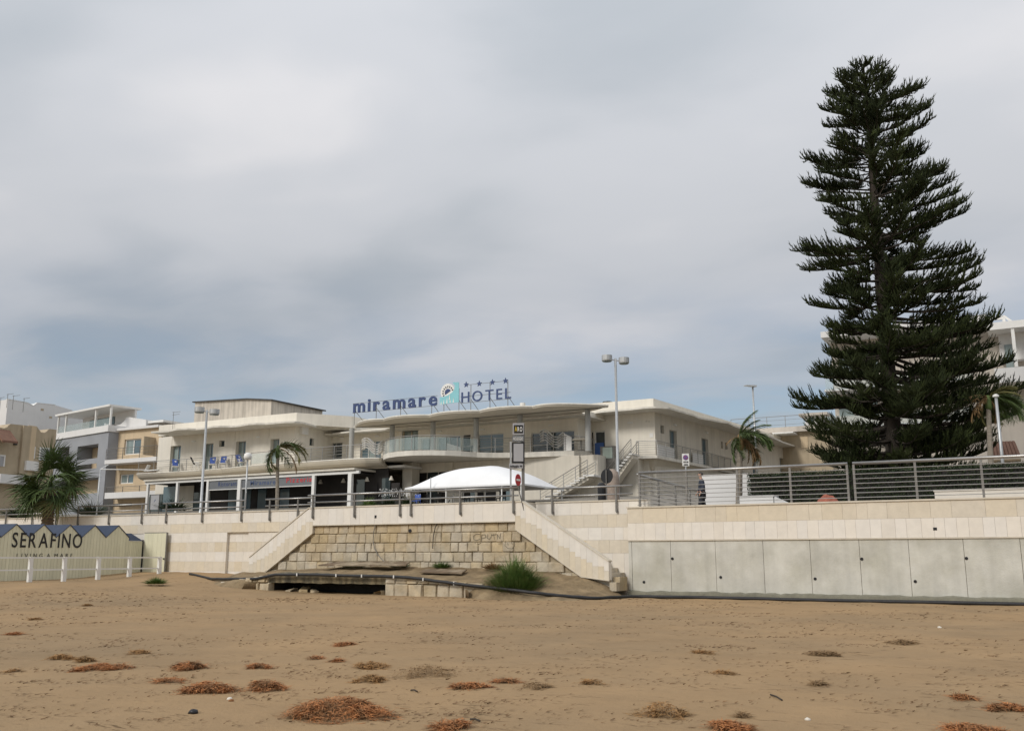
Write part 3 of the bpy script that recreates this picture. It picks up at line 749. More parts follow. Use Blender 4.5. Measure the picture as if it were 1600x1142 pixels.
for u in (1010, 1014):
    p = Pb(u, 658 + (u - 1010) * .1, YR); obj('vent_hole', MB().box(p.x - .07, p.x + .07, YR - .01, YR + .02, p.z - .06, p.z + .06), M['plaster2'], H)
p = Pb(1018, 680, YR); obj('door_sign', MB().box(p.x - .13, p.x + .13, YR - .03, YR - .002, p.z - .16, p.z + .16), M['white_p'], H)
# right side wing, receding to the right
ER = [Pz(u, v, 11.75) for u, v in ((940, 644.5), (962, 642.6), (982, 641.2), (1004, 638.6), (1024, 637.6), (1044, 638.6), (1057, 642.5), (1070, 646.2), (1084, 650), (1092, 654), (1104, 656.2), (1114, 658), (1124, 660), (1137, 661.5), (1147, 666.5), (1164, 672), (1184, 676.5), (1204, 683), (1224, 692), (1244, 698.5), (1264, 703.5))]
SB = Vector((ER[-1].x - 1.3, ER[-1].y, 0)); SA = Vector((CR[0], CR[1], 0))
fs_ = face_line(SA, SB); Lw = (SB - SA).length
def hs(u0, v0, u1, v1): 
    p, q = Pl(u0, v1, SA, SB), Pl(u1, v0, SA, SB); t = (SB - SA).normalized()
    return ((p - SA).dot(t), (q - SA).dot(t), p.z, q.z)
SH = [hs(1032, 678, 1038, 664), hs(1046, 694, 1058, 671), hs(1096, 706, 1107, 684), hs(1126.5, 701, 1130, 689.5), hs(1132.5, 702.5, 1137, 691), hs(1174.5, 725, 1183, 704), hs(1218, 727, 1227.5, 715), hs(1237, 728, 1247, 719)]
SH = [(min(a, b), max(a, b), (min(c, d) if i in (0, 3, 4) else 8.6), max(c, d)) for i, (a, b, c, d) in enumerate(SH)]
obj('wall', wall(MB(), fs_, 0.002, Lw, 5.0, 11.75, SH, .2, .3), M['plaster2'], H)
for i, d in enumerate(SH): window(H, fs_, *d, n=1 if i in (0, 3, 4) else 2, depth=.26, g='glass' if i in (0, 3, 4) else ['glass_c', 'glass_b'], fm='col_grey', fr=.04, name='window' if i in (0, 3, 4) else 'door')
for u, v in ((1054, 664), (1104, 676)):
    p = Pl(u, v, SA, SB); t = (SB - SA).normalized(); obj('wall_lamp', MB().box(p.x - .04, p.x + .1, p.y - .25, p.y + .25, p.z - .06, p.z + .05), M['white_p'], H)
slab('roof_edge', [(p.x, p.y) for p in ER] + [(SB.x - 8, SB.y), (-36, 72), (-36, 64.6)], 11.75, 11.88, M['slabedge'], H)
d_ = (SB - SA).normalized(); n__ = Vector((-d_.y, d_.x, 0))
q = [SA + Vector((-9, .1, 0)), SA + Vector((-.1, .1, 0)), SB + n__ * .1, SB + n__ * 8, SA + Vector((-9, 8, 0))]
obj('parapet', MB().prism([(p.x, p.y, 11.88) for p in q], (0, 0, .9)), M['plaster'], H)
# centre eave and oval canopy
xs_ = np.linspace(-51.5, xe + 1.0, 60)
slab('roof_edge', [(x, 61.0 - .5 * abs(math.sin((x + 51) * .62))) for x in xs_] + [(xe + 1.2, 66), (-51.5, 66)], 11.35, 11.47, M['slabedge'], H)
obj('roof', MB().box(-51.4, xe + 1.0, 62.1, 66, 11.47, 11.75), M['plaster'], H)
cz0, cz1 = 11.50, 11.68
tips = [(519.5, 662.5), (526, 665.5), (540, 668)]
fo = []
xa_, xb_ = Pz(521, 662, cz0).x, Pz(953, 637.5, cz0).x
N = 150
for i in range(N + 1):
    q = i / N; x = xa_ + (xb_ - xa_) * q
    e = 58.9 - 2.1 * (1 - abs(2 * q - 1) ** 6)                     # oval front
    fo.append((x, e - .75 * abs(math.sin((x - xa_) * .74)) ** .8 * min(1, 6 * q, 6 * (1 - q)) + .5))
bo = [(xb_ - (xb_ - xa_) * i / N, 58.95 + 2.2 * (1 - abs(1 - 2 * i / N) ** 6)) for i in range(1, N)]
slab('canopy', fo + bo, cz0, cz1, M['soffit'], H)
obj('canopy_edge', MB().tube([(x, y - .005, cz1 - .05) for x, y in fo], .075, 5), M['slabedge'], H)
for u in (550, 613, 676.6, 744, 812.5, 918.5):
    p = Pb(u, 670, 59.5); obj('column', MB().lathe((p.x, 59.5, 8.6), [(.20, 0), (.20, 2.92)], 16), M['col_grey'], H, smooth=False)
for u, v in ((752, 641), (804, 634)):
    p = Pz(u, v + 3, cz1); obj('roof_vent', MB().lathe((p.x, p.y + 1.2, cz1 - .05), [(.12, 0), (.12, .35), (.2, .36), (.2, .55)], 10), M['white_p'], H)
p = Pb(949, 628, 66); obj('roof_vent', MB().lathe((p.x, 66, 12.6), [(.06, 0), (.06, .35), (.38, .36), (.36, .46), (.1, .5)], 10), M['blackp'], H)
# balcony slabs
lb = [Pz(u, v, ZF) for u, v in ((214, 739.5), (230, 738.5), (270, 736.5), (316, 733.8), (352, 731), (380, 727.8), (390, 727), (430, 724), (480, 720.6), (530, 717), (570, 715), (592, 714.8), (601, 716.5))]
prof = [(0.0, 0), (-.02, -.10), (.02, -.2), (.14, -.36), (.38, -.50), (.75, -.58), (1.3, -.62)]
mb = MB(); k = len(prof) + 1
for p in lb:
    mb.v.append((p.x, 62.2 if p.x > -51.6 else 57.6, ZF))
    for dy, dz in prof: mb.v.append((p.x, p.y + dy, ZF + dz))
mb.f = [(i * k + j, i * k + j + 1, (i + 1) * k + j + 1, (i + 1) * k + j) for i in range(len(lb) - 1) for j in range(k - 1)]
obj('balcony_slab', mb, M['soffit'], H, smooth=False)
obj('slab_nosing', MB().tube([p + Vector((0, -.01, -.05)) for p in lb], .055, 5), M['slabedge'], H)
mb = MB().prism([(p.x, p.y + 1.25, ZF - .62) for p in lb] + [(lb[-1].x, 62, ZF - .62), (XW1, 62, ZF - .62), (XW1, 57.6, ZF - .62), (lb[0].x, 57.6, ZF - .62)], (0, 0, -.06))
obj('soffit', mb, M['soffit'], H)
ZB = 8.78
bulge_px = [(598, 713), (600, 710), (606, 707.5), (622, 705), (646, 703.4), (670, 703), (696, 703.4), (720, 704.6), (745, 706.4), (770, 707), (794, 707), (822, 706.4), (860, 704.8), (897, 704), (912, 705.2), (922, 707.2), (928, 710)]
bp_ = [Pz(u, v, ZB) for u, v in bulge_px]
slab('balcony_slab', [(p.x, p.y) for p in bp_] + [(bp_[-1].x, 64.4), (bp_[0].x, 62.1)], ZB - .36, ZB, M['slabedge'], H)
# railings and glass
def inset(ps, d, z=None): return [Vector((p.x, p.y + d, p.z if z is None else z)) for p in ps]
railing(H, inset(lb[:6], .12), 1.0, 5, 2.0)
mb = MB(); g0 = [Pz(u, v, ZF) + Vector((0, .12, 0)) for u, v in ((390, 727), (410, 725.4), (430, 724))]
for a, b in zip(g0, g0[1:]): obj('glass_panel', MB().prism([a + Vector((.02, 0, .1)), b + Vector((-.02, 0, .1)), b + Vector((-.02, 0, .93)), a + Vector((.02, 0, .93))], (0, .015, 0)), M['glass_p'], H)
railing(H, g0, 1.0, 0, 2.0)
railing(H, inset(lb[7:], .12), 1.0, 4, 1.15)
gl = inset(bp_[:9], .12)
rr = railing(H, gl, 1.05, 0, 1.8)
for a, b in zip(gl, gl[1:]): obj('glass_panel', MB().prism([a.lerp(b, .02) + Vector((0, 0, .06)), b.lerp(a, .02) + Vector((0, 0, .06)), b.lerp(a, .02) + Vector((0, 0, .95)), a.lerp(b, .02) + Vector((0, 0, .95))], (0, .012, 0)), M['glass_p'], rr)
railing(H, inset(bp_[8:], .12), 1.05, 5, 1.3, first=False)
# right landing and side gallery
rl = [Pz(u, v, 8.5) for u, v in ((995, 712), (1027, 711), (1066, 719), (1108, 728), (1150, 737.5), (1206, 751))]
slab('balcony_slab', [(p.x, p.y) for p in rl] + [(SB.x, rl[-1].y), (SA.x, SA.y), (rl[0].x, SA.y)], 8.3, 8.5, M['slabedge'], H)
ry = [p + Vector((-.06, .1, 0)) for p in rl]
railing(H, ry, 1.05, 6, 1.5)
for u0, u1, v0, v1 in ((1032.5, 1058.5, 694, 713), (1087, 1103, 703, 724)):
    a, b = Pl(u0, v1, rl[1], rl[3]), Pl(u1, v1, rl[1], rl[3])
    a.x -= .2; b.x -= .2
    obj('privacy_panel', MB().prism([(a.x, a.y, 8.55), (b.x, b.y, 8.55), (b.x, b.y, 9.35), (a.x, a.y, 9.35)], (-.04, .0, 0)), M['white_p'], H)
# haunch under the landing
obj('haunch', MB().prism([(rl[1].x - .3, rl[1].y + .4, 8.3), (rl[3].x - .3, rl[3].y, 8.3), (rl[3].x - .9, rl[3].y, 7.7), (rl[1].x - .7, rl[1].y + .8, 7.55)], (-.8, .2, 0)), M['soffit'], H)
# lower walls of the centre and right
fl = face_front(60.0)
gop = [hole(645.5, 733, 699, 775, 60.0)]; gop = [(a, b, 5.25, d) for a, b, c, d in gop]
xg0, xg1, xg2 = Pb(644, 740, 60).x, Pb(710, 740, 60).x, Pb(905, 740, 60).x
low = []
for u0, u1, v0 in ((643, 655, 762), (659, 684, 762), (722, 742, 762), (756, 775, 762), (780, 799, 762)):
    low.append((Pb(u0, 770, 60).x, Pb(u1, 770, 60).x, 5.25, 6.35))
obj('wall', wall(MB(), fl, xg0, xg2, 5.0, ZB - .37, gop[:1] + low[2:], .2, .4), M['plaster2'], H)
window(H, fl, *gop[0], n=3, depth=.38, g=['dark', 'glass', 'dark'], fm='plaster2')
for d, g in zip(low[2:], ('glass_b', 'dark', 'glass_b')): window(H, fl, *d, n=1, depth=.2, g=g)
a, b = Pb(629, 740, 58.6), Pb(643.5, 740, 58.6)
obj('pillar', MB().box(a.x, b.x, 58.6, 59.6, 5.0, 8.41), M['plaster2'], H)
obj('lintel', MB().box(xg0, xg1, 59.75, 59.997, 7.72, ZB - .37), M['plaster2'], H)
a, b, c = Pb(921, 730, 60.6), Pb(938, 730, 60.6), None
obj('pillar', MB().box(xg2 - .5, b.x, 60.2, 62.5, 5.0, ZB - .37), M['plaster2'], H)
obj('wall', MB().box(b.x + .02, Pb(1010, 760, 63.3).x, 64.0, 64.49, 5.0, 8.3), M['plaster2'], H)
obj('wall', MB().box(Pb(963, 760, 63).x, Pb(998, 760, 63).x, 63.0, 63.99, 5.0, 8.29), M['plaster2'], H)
p = Pb(937.5, 690, 62.3)
obj('lift_shaft', MB().box(Pb(938, 710, 61.6).x, Pb(960, 710, 61.6).x, 61.6, 62.4, 5.0, Pb(950, 697, 61.6).z), M['steel_dk'], H)
obj('shaft_panel', MB().box(Pb(942, 710, 61.58).x, Pb(957, 710, 61.58).x, 61.55, 61.598, Pb(950, 716, 61.6).z, Pb(950, 699, 61.6).z), M['palegreen'], H)

# outside stair to the first floor
ST = thing('outdoor_staircase', 'white outside stair with thin steel rails climbing to the hotel balcony', 'staircase', (-28, 62, 5.2))
def flight_out(x0, z0, x1, z1, y0, y1, n):
    for i in range(n):
        a = x0 + (x1 - x0) * i / n; b = x0 + (x1 - x0) * (i + 1.35) / n; z = z0 + (z1 - z0) * (i + 1) / n
        bpiece('step', M['white_p'], ST, a, b, y0, y1, z - .07, z)
    obj('stringer', MB().prism([(x0, y0 + .25, z0 - .1), (x1, y0 + .25, z1 - .1), (x1, y0 + .25, z1 - .32), (x0 + .4, y0 + .25, z0 - .1)], (0, y1 - y0 - .5, 0)), M['plaster2'], ST)
    d = Vector((x1 - x0, 0, z1 - z0)); st = Vector((x0, y0 + .05, z0)); 
    railing(ST, [st, st + d], 1.0, 4, 1.0); railing(ST, [st + Vector((0, y1 - y0 - .1, 0)), st + Vector((0, y1 - y0 - .1, 0)) + d], 1.0, 4, 1.0)
s0, s1 = Pb(866, 786, 60.8), Pb(938, 745, 60.8); s2, s3 = Pb(962, 755, 62.6), Pb(996, 712.5, 62.6)
flight_out(s0.x, s0.z - .1, s1.x, s1.z, 58.6, 60.1, 11)
flight_out(s2.x - .1, s2.z, s3.x, 8.5, 61.4, 62.9, 10)
bpiece('landing', M['white_p'], ST, s1.x - .1, s2.x + .1, 58.6, 61.5, s1.z - .12, s1.z); bpiece('landing', M['white_p'], ST, s2.x - 1.0, s2.x + .1, 61.5, 62.9, s2.z - .1, s2.z)

# ------------------------------------------------------------------ rooftop sign
YS = 59.0
SG = thing('rooftop_sign', 'blue hotel name letters, logo and four stars standing on the roof edge', 'sign', (-40, YS, 11.68))
a, b = Pb(552, 644, YS), Pb(683, 633, YS); z_ = (a.z + b.z) / 2
letters(SG, 'miramare', (a.x, YS, z_), (b.x, YS, z_), .98, M['navy'], .10, .022, .17)
a, b = Pb(721, 629, YS), Pb(798.5, 622, YS); zh = (a.z + b.z) / 2
letters(SG, 'HOTEL', (a.x, YS, zh), (b.x, YS, zh), .76, M['navy'], .08, .004, .22)
for u, v in ((728.5, 601), (749, 599.5), (769.5, 597.3), (790, 595)):
    p = Pb(u, v, YS); pts = [(p.x + (.235 if i % 2 == 0 else .1) * math.sin(i * math.pi / 5), YS - .04, p.z + (.235 if i % 2 == 0 else .1) * math.cos(i * math.pi / 5)) for i in range(10)]
    obj('star', MB().prism(pts, (0, .07, 0)), M['navy'], SG)
c = Pb(699.5, 612, YS); Rr = .52
def arc(cx, cz, r, a0, a1, n): return [(cx + r * math.cos(a0 + (a1 - a0) * i / n), cz + r * math.sin(a0 + (a1 - a0) * i / n)) for i in range(n + 1)]
obj('logo_disc', MB().prism([(x, YS - .02, z) for x, z in arc(c.x, c.z, .62, 0, 2 * math.pi * .97, 28)], (0, .06, 0)), M['white_p'], SG)
w_ = [Pb(u, v, YS - .05) for u, v in ((687, 621), (687.5, 632), (717, 628.2), (717, 597), (707, 597.4), (711, 602.5), (710, 608), (706, 613.5), (699.5, 617.8), (693, 620))]
obj('logo_wave', MB().prism([(p.x, YS - .06, p.z) for p in w_], (0, .05, 0)), M['aqua'], SG)
obj('logo_sun', MB().prism([(x, YS - .05, z) for x, z in arc(c.x + .04, c.z - .06, .27, R(25), R(215), 14)], (0, .05, 0)), M['navy'], SG)
for i in range(9):
    q = R(22 + i * 23.5); x, z = c.x + .04, c.z - .06
    e1, e2 = (math.cos(q), math.sin(q)), (-math.sin(q), math.cos(q))
    obj('logo_ray', MB().prism([(x + e1[0] * r_ + e2[0] * s_, YS - .04, z + e1[1] * r_ + e2[1] * s_) for r_, s_ in ((.36, -.025), (.50, -.045), (.50, .045), (.36, .025))], (0, .03, 0)), M['blackp'], SG)
for k_, (u, v) in enumerate(((690, 630.5), (694, 629.5), (699, 628.5), (704, 627.5), (709, 627), (703, 623))):
    p = Pb(u, v, YS); h_ = .18 + .2 * (k_ % 3) * .5
    obj('logo_splash', MB().prism([(p.x - .05, YS - .075, p.z - .08), (p.x + .05, YS - .075, p.z - .1), (p.x + .02, YS - .075, p.z + h_)], (0, .012, 0)), M['white_p'], SG)
for u in (554, 588, 626, 674.5, 693.5, 717, 735.5, 765.5, 793.5):
    p = Pb(u, 640, YS + .1); top = 13.4 if u < 690 else (13.9 if u < 720 else 14.0)
    obj('frame_post', MB().tube([(p.x, YS + .1, 11.66), (p.x, YS + .1, top if u > 720 else top - .1)], .028, 5).tube([(p.x, YS + .1, 12.9), (p.x + .3, YS + 1.5, 11.66)], .022, 5), M['steel_dk'], SG)
for (u0, u1, zz_) in ((552, 684, z_ - .03), (552, 684, z_ + .72), (720, 798, zh - .03), (720, 798, zh + .45), (728, 791, Pb(760, 598, YS).z)):
    a, b = Pb(u0, 620, YS + .1), Pb(u1, 620, YS + .1); obj('frame_bar', MB().tube([(a.x, YS + .07, zz_), (b.x, YS + .07, zz_)], .016, 4), M['steel_dk'], SG)

# ------------------------------------------------------------------ restaurant veranda under the left balcony
YV = 54.9
V = thing('restaurant_veranda', 'white framed restaurant veranda with grey lettered valance under the balcony', 'veranda', (-55, YV, 5.1))
vx0, vx1 = Pb(228, 752, YV).x, Pb(557, 731, YV).x
obj('roof', MB().prism([(vx0, YV - .25, 7.62), (vx1, YV - .25, 7.66), (vx1, YV - .25, 7.80), (vx0, YV - .25, 7.76)], (0, 2.9, 0)), M['plaster2'], V)
obj('beam', MB().box(vx0, vx1 + .3, YV - .1, YV + .1, 7.40, 7.60), M['white_p'], V)
obj('roof', MB().box(vx1 + .35, Pb(629, 735, 57).x, 57.2, 59.5, 7.95, 8.10), M['white_p'], V)
for u, wd in ((232, .11), (278, .11), (325.6, .11), (375.5, .16), (490.6, .13), (548, .16)):
    p = Pb(u, 760, YV); obj('post', MB().box(p.x - wd, p.x + wd, YV - wd, YV + wd * .6, 5.0, 7.40), M['white_p'], V)
p = Pb(433, 760, YV); obj('post', MB().box(p.x - .04, p.x + .04, YV - .04, YV + .04, 5.0, 7.4), M['white_p'], V)
vp = [Pb(u, 760, YV).x for u in (327, 374, 377, 432, 434, 489)]
for a, b in ((0, 1), (2, 3), (4, 5)):
    obj('valance', MB().box(vp[a], vp[b], YV - .02, YV + .02, 6.72, 7.38), M['bandgrey'], V)
    obj('valance_bar', MB().box(vp[a], vp[b], YV - .04, YV + .04, 6.66, 6.715), M['white_p'], V)
def vtext(s, u0, u1, z, h, m): 
    a, b = Pb(u0, 760, YV - .03), Pb(u1, 760, YV - .03); return letters(V, s, (a.x, YV - .03, z), (b.x, YV - .03, z), h, m, .012, .012, .14)
vtext('Ristorante', 341, 373, 6.95, .34, M['navy']); vtext('Miramare', 391, 430, 6.92, .34, mat('faded blue lettering', (.07, .10, .19), .6, .05)); vtext('Pizzeria', 447, 487, 6.98, .36, M['redletter'])
for z_f, z_g in ((5.0, 7.4),):
    xs2 = [Pb(u, 780, YV + 2.2).x for u in (233, 254, 276, 302, 330, 356, 392, 402, 416, 437, 452, 492)]
    gm = ['plaster2', 'glass', 'glass_b', 'plaster2', 'glass', 'dark', 'glass_b', 'dark', 'glass_b', 'dark', 'glass_b', 'dark']
    for i in range(len(xs2) - 1):
        obj('glass_door' if 'glass' in gm[i + 1] else 'back_panel', MB().box(xs2[i] + .03, xs2[i + 1] - .03, YV + 2.2, YV + 2.25, 5.0, 7.35 if i % 3 else 6.75), M[gm[i + 1]], V)
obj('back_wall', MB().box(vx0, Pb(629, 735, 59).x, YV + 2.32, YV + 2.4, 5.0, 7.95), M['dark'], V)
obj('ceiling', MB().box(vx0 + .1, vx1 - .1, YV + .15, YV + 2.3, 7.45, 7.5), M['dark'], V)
for x in np.linspace(Pb(495, 760, 56).x, Pb(620, 760, 57.1).x, 4): obj('pendant_lamp', MB().lathe((x, 56.4, 6.95), [(.05, .3), (.18, .0), (.16, -.02)], 10), M['plaster2'], V)
for k_, u in enumerate((560, 580, 600, 615)):
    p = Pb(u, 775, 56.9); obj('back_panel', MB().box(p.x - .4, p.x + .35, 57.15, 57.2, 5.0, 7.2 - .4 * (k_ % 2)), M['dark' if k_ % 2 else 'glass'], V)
# ------------------------------------------------------------------ sea-front handrails on the parapets
def handrail(label, y, zc, u0, u1, posts, ht=.52, low=.22, group='steel handrails along the parapets'):
    a, b = Pb(u0, 785, y - .06).x, Pb(u1, 785, y - .06).x
    T = thing('handrail', label, 'handrail', ((a + b) / 2, y, zc), group)
    obj('top_rail', MB().tube([(a, y - .06, zc + ht), (b, y - .06, zc + ht)], .036, 8), M['steel'], T, smooth=True)
    obj('lower_rail', MB().tube([(a, y - .06, zc + low), (b, y - .06, zc + low)], .028, 8), M['steel'], T, smooth=True)
    for u in posts:
        x = Pb(u, 785, y - .06).x
        obj('post', MB().box(x - .03, x + .03, y - .10, y - .045, zc - .44, zc + ht - .03).box(x - .012, x + .05, y - .075, y - .012, zc - .47, zc - .36), M['steel_dk'], T)
    return T
handrail('steel handrail on the far left parapet behind the fan palm', 33.2, 3.56, -30, 99, (12, 53, 90))
handrail('steel handrail on the parapet between the fan palm and the white veranda', 33.2, 3.56, 123, 231, (124, 172, 223))
handrail('steel handrail on the parapet below the grey restaurant valance', 33.2, 3.56, 255, 384, (261, 317, 378))
handrail('steel handrail beside the slim palm at the top of the left stairway', 33.2, 3.56, 415, 492, (422, 466))
handrail('steel handrail on the white parapet left of the tent', 31.7, 3.54, 481, 633, (489, 554, 625))
handrail('steel handrail on the white parapet in front of the white tent', 31.7, 3.54, 632, 810, (642, 719, 802))
handrail('steel handrail on the parapet right of the descending stairway', 33.2, 3.56, 852, 989, (863, 963))
for v_, dz in ((0, .36), (1, .08)):
    pass
def fence_rail(label, pts, posts, n=8, h=1.24):
    T = thing('railing', label, 'railing', tuple(pts[0]), 'tall steel railings on the right')
    pts = [Vector(p) for p in pts]
    obj('top_rail', MB().tube([p + Vector((0, 0, h)) for p in pts], .052, 8), M['steel'], T, smooth=True)
    for i in range(n - 1):
        obj('rail', MB().tube([p + Vector((0, -.03, .12 + (h - .2) * i / (n - 1.2))) for p in pts], .013, 5), M['steel'], T)
    for p in posts:
        obj('post', MB().box(p[0] - .035, p[0] + .035, p[1] - .03, p[1] + .03, pts[0].z - .02, pts[0].z + h - .04).box(p[0] - .07, p[0] + .07, p[1] - .06, p[1] + .06, pts[0].z - .01, pts[0].z + .012), M['steel_dk'], T)
    return T
yr = 32.95; zr = 3.275
def rx(u): return Pb(u, 770, yr).x
fence_rail('tall steel railing on the concrete wall from the corner to the hedge', [(rx(999), yr, zr), (rx(1327), yr, zr)], [(rx(u), yr) for u in (999.5, 1073, 1153, 1236, 1326)])
fence_rail('tall steel railing on the concrete wall at the right edge in front of the pine', [(rx(1335), yr, zr), (6.5, yr, zr)], [(rx(u), yr) for u in (1336.5, 1433, 1537)] + [(1.2, yr), (3.8, yr)])
q0 = Vector((rx(999) - .08, yr + .05, zr - .05)); q1 = Pd(1090, 788, 44); q1.z = zr - .05
qs = [q0.lerp(q1, t) for t in (0, 1)]
fence_rail('tall steel railing running back from the wall corner beside the walking man', qs, [tuple(q0.lerp(q1, t)) for t in (.30, .58, .85)])

# ------------------------------------------------------------------ beach huts, gate, fence on the left
XC = -39.2
def cy(u, v=830): return Px(u, v, XC).y
apex = [-20.6, 22.5, 65.6, 108.8, 149, 184.7]
yA = [cy(u) for u in apex]; stp = (yA[-1] - yA[0]) / 5
hut_words = ['at the left edge of the picture, leftmost of the row', 'with the letters SE on its gable', 'with the letters RAF on its gable', 'with the letters INO on its gable', 'with a blank front just right of the lettering', 'with a blank front next to the low shed']
zb = .40
for i in range(6):
    yc = yA[0] + stp * i; y0, y1 = yc - stp / 2, yc + stp / 2; za = 2.84 + .02 * i; ze = za - .56
    T = thing('beach_hut', 'pale yellow gabled beach hut ' + hut_words[i], 'beach hut', (XC, yc, zb), 'beach huts in a row')
    nb = 8
    for k in range(nb):
        a, b = y0 + stp * k / nb, y0 + stp * (k + 1) / nb
        za_, zb_ = za - (za - ze) * abs(a - yc) / (stp / 2), za - (za - ze) * abs(b - yc) / (stp / 2)
        obj('board', MB().prism([(XC, a + .004, zb - .2), (XC, b - .004, zb - .2), (XC, b - .004, zb_), (XC, a + .004, za_)], (-.03, 0, 0)), M['green_p'], T)
    obj('wall', MB().prism([(XC - .035, y0 + .01, zb - .2), (XC - .035, y1 - .01, zb - .2), (XC - .035, y1 - .01, ze - .01), (XC - .035, yc, za - .01), (XC - .035, y0 + .01, ze - .01)], (-1.9, 0, 0)), M['green_p'], T)
    obj('roof', MB().prism([(XC + .03, y0, ze), (XC + .03, yc, za), (XC + .03, y1, ze), (XC + .03, y1, ze + .035), (XC + .03, yc, za + .04), (XC + .03, y0, ze + .035)], (-2.05, 0, 0)), M['blue_r'], T)
# shed closing the row
ys1 = yA[-1] + stp / 2; ys2 = cy(224)
T = thing('beach_shed', 'low pale yellow shed with a blue roof closing the row of huts', 'shed', (XC, ys1, .45))
for k in range(8):
    a, b = ys1 + (ys2 - ys1) * k / 8, ys1 + (ys2 - ys1) * (k + 1) / 8
    obj('board', MB().box(XC - .03, XC, a + .004, b - .004, .2, 2.24), M['green_p'], T)
obj('wall', MB().box(XC - 1.9, XC - .035, ys1 + .01, ys2 - .05, .2, 2.24), M['green_p'], T)
obj('corner_post', MB().box(XC - .05, XC + .03, ys2 - .005, ys2 + .05, .3, 2.30), M['blackp'], T)
obj('roof', MB().prism([(XC + .04, ys1, 2.25), (XC + .04, ys2, 2.25), (XC - .5, ys2 - .3, 2.62), (XC - .5, ys1, 2.62)], (-1.4, 0, .03)), M['blue_r'], T)
def hut_letters(name, s, u0, u1, v0, v1, h, m, label, bold, gap):
    a, b = Px(u0, v0, XC + .012), Px(u1, v1, XC + .012)
    T = thing(name, label, 'lettering', tuple(a)); a.z = b.z = (a.z + b.z) / 2
    letters(T, s, a, b, h, m, .02, bold, gap)
hut_letters('hut_lettering', 'SERAFINO', 18, 127.5, 855, 855, .62, M['blackp'], 'large black SERAFINO lettering across the fronts of the beach huts', .006, .20)
hut_letters('hut_lettering', 'LIVING A MARE', 26, 113, 870.5, 870.5, .17, mat('grey lettering', (.10, .10, .085), .6, .05), 'small grey LIVING A MARE line under the large hut lettering', -.012, .5)
a, b = Pb(226, 833, 33.0), Pb(260.5, 833, 33.0)
T = thing('gate', 'plain yellow-green boarded gate between the shed and the striped wall', 'gate', (a.x, 33.0, .5))
for k in range(5): obj('board', MB().box(a.x + (b.x - a.x) * k / 5 + .004, a.x + (b.x - a.x) * (k + 1) / 5 - .004, 33.0, 33.04, .3, a.z), M['green_p'], T)
obj('gate_frame', MB().box(b.x, b.x + .05, 32.98, 33.06, .3, a.z + .03).box(a.x, b.x, 32.99, 33.03, a.z + .005, a.z + .035), M['steel_dk'], T)
obj('handle', MB().box(b.x - .1, b.x - .03, 32.95, 32.995, 1.36, 1.42), M['blackp'], T)
XF = -36.5
def fy(u): return Px(u, 870, XF).y
T = thing('white_fence', 'white two-rail wooden fence on the sand in front of the huts', 'fence', (XF, fy(102), .45))
for u in (-8, 49, 102, 155, 203.5, 250):
    y = fy(u); obj('post', MB().box(XF - .06, XF + .06, y - .075, y + .075, sand_z(XF, y) - .1, 1.49).box(XF - .03, XF + .075, y - .08, y + .09, sand_z(XF, y) - .02, 1.05), M['white_p'], T)
y0, y1 = fy(-20), fy(250)
obj('top_rail', MB().box(XF - .035, XF + .035, y0, y1, 1.42, 1.48), M['white_p'], T); obj('middle_rail', MB().box(XF - .03, XF + .03, y0, y1, .93, .985), M['white_p'], T)

# ------------------------------------------------------------------ lamps, signs
def twin_lamp(label, u, vtop, vbase, Y, head=.26, heads=2, hr=None):
    p = Pd(u, vtop, Y); g = ground_z(p.y)
    T = thing('street_lamp', label, 'street lamp', (p.x, p.y, g))
    obj('pole', MB().lathe((p.x, p.y, g), [(.10, 0), (.10, .8), (.075, .82), (.06, p.z - g)], 10), M['galv'], T, smooth=True)
    obj('base_plate', MB().box(p.x - .16, p.x + .16, p.y - .16, p.y + .16, g, g + .03), M['galv'], T)
    hx = Vector((_c, _s, 0)) * .42
    for s_ in (-1, 1):
        c = Vector((p.x, p.y, p.z - .18)) + hx * s_ + Vector((0, 0, .05 if s_ < 0 else -.07))
        obj('arm', MB().tube([(p.x, p.y, p.z - .1), c + Vector((0, 0, .12))], .03, 6), M['galv'], T)
        obj('lamp_head', MB().lathe(c, [(.05, .30), (head, .28), (head, .06), (head * .97, 0), (.05, -.01)], 16), M['galv'], T, smooth=False)
        obj('lens', MB().lathe(c, [(head * .9, -.015), (head * .85, -.035)], 16), M['glass_c'], T)
    return T
twin_lamp('tall twin-headed lamp post on the promenade right of the tent', 961.5, 560, 0, 46)
twin_lamp('twin-headed lamp post in front of the left hotel wing', 323.5, 640.5, 0, 52, .27)
def pole_thing(name, label, cat, u, vt, Y, r=.05, vbase=None, lean=0):
    p = Pd(u, vt, Y); g = ground_z(p.y); T = thing(name, label, cat, (p.x, p.y, g)); 
    obj('pole', MB().lathe((p.x, p.y, g), [(r, 0), (r * .8, p.z - g)], 8), M['galv'], T, smooth=True); return T, p
T, p = pole_thing('street_lamp', 'slim white pole with a rounded lamp head beside the small palm', 'street lamp', 387, 717, 50, .05)
obj('lamp_head', MB().lathe((p.x, p.y, p.z), [(.06, -.05), (.2, 0), (.22, .12), (.19, .26), (.08, .33)], 12), M['white_p'], T, smooth=True)
T, p = pole_thing('street_lamp', 'grey pole with a bright top right of the pine', 'street lamp', 1556, 620, 41, .075)
obj('lamp_head', MB().lathe((p.x, p.y, p.z), [(.07, -.02), (.13, 0), (.13, .07), (.05, .12)], 10), M['white_p'], T)
T, p = pole_thing('street_lamp', 'thin distant street lamp rising behind the right hotel wing', 'street lamp', 1176, 604, 76, .09)
hx = Vector((_c, _s, 0))
a, b, c_ = p - hx * .75 + Vector((0, 0, .05)), p + hx * .1 + Vector((0, 0, -.05)), p - hx * .1
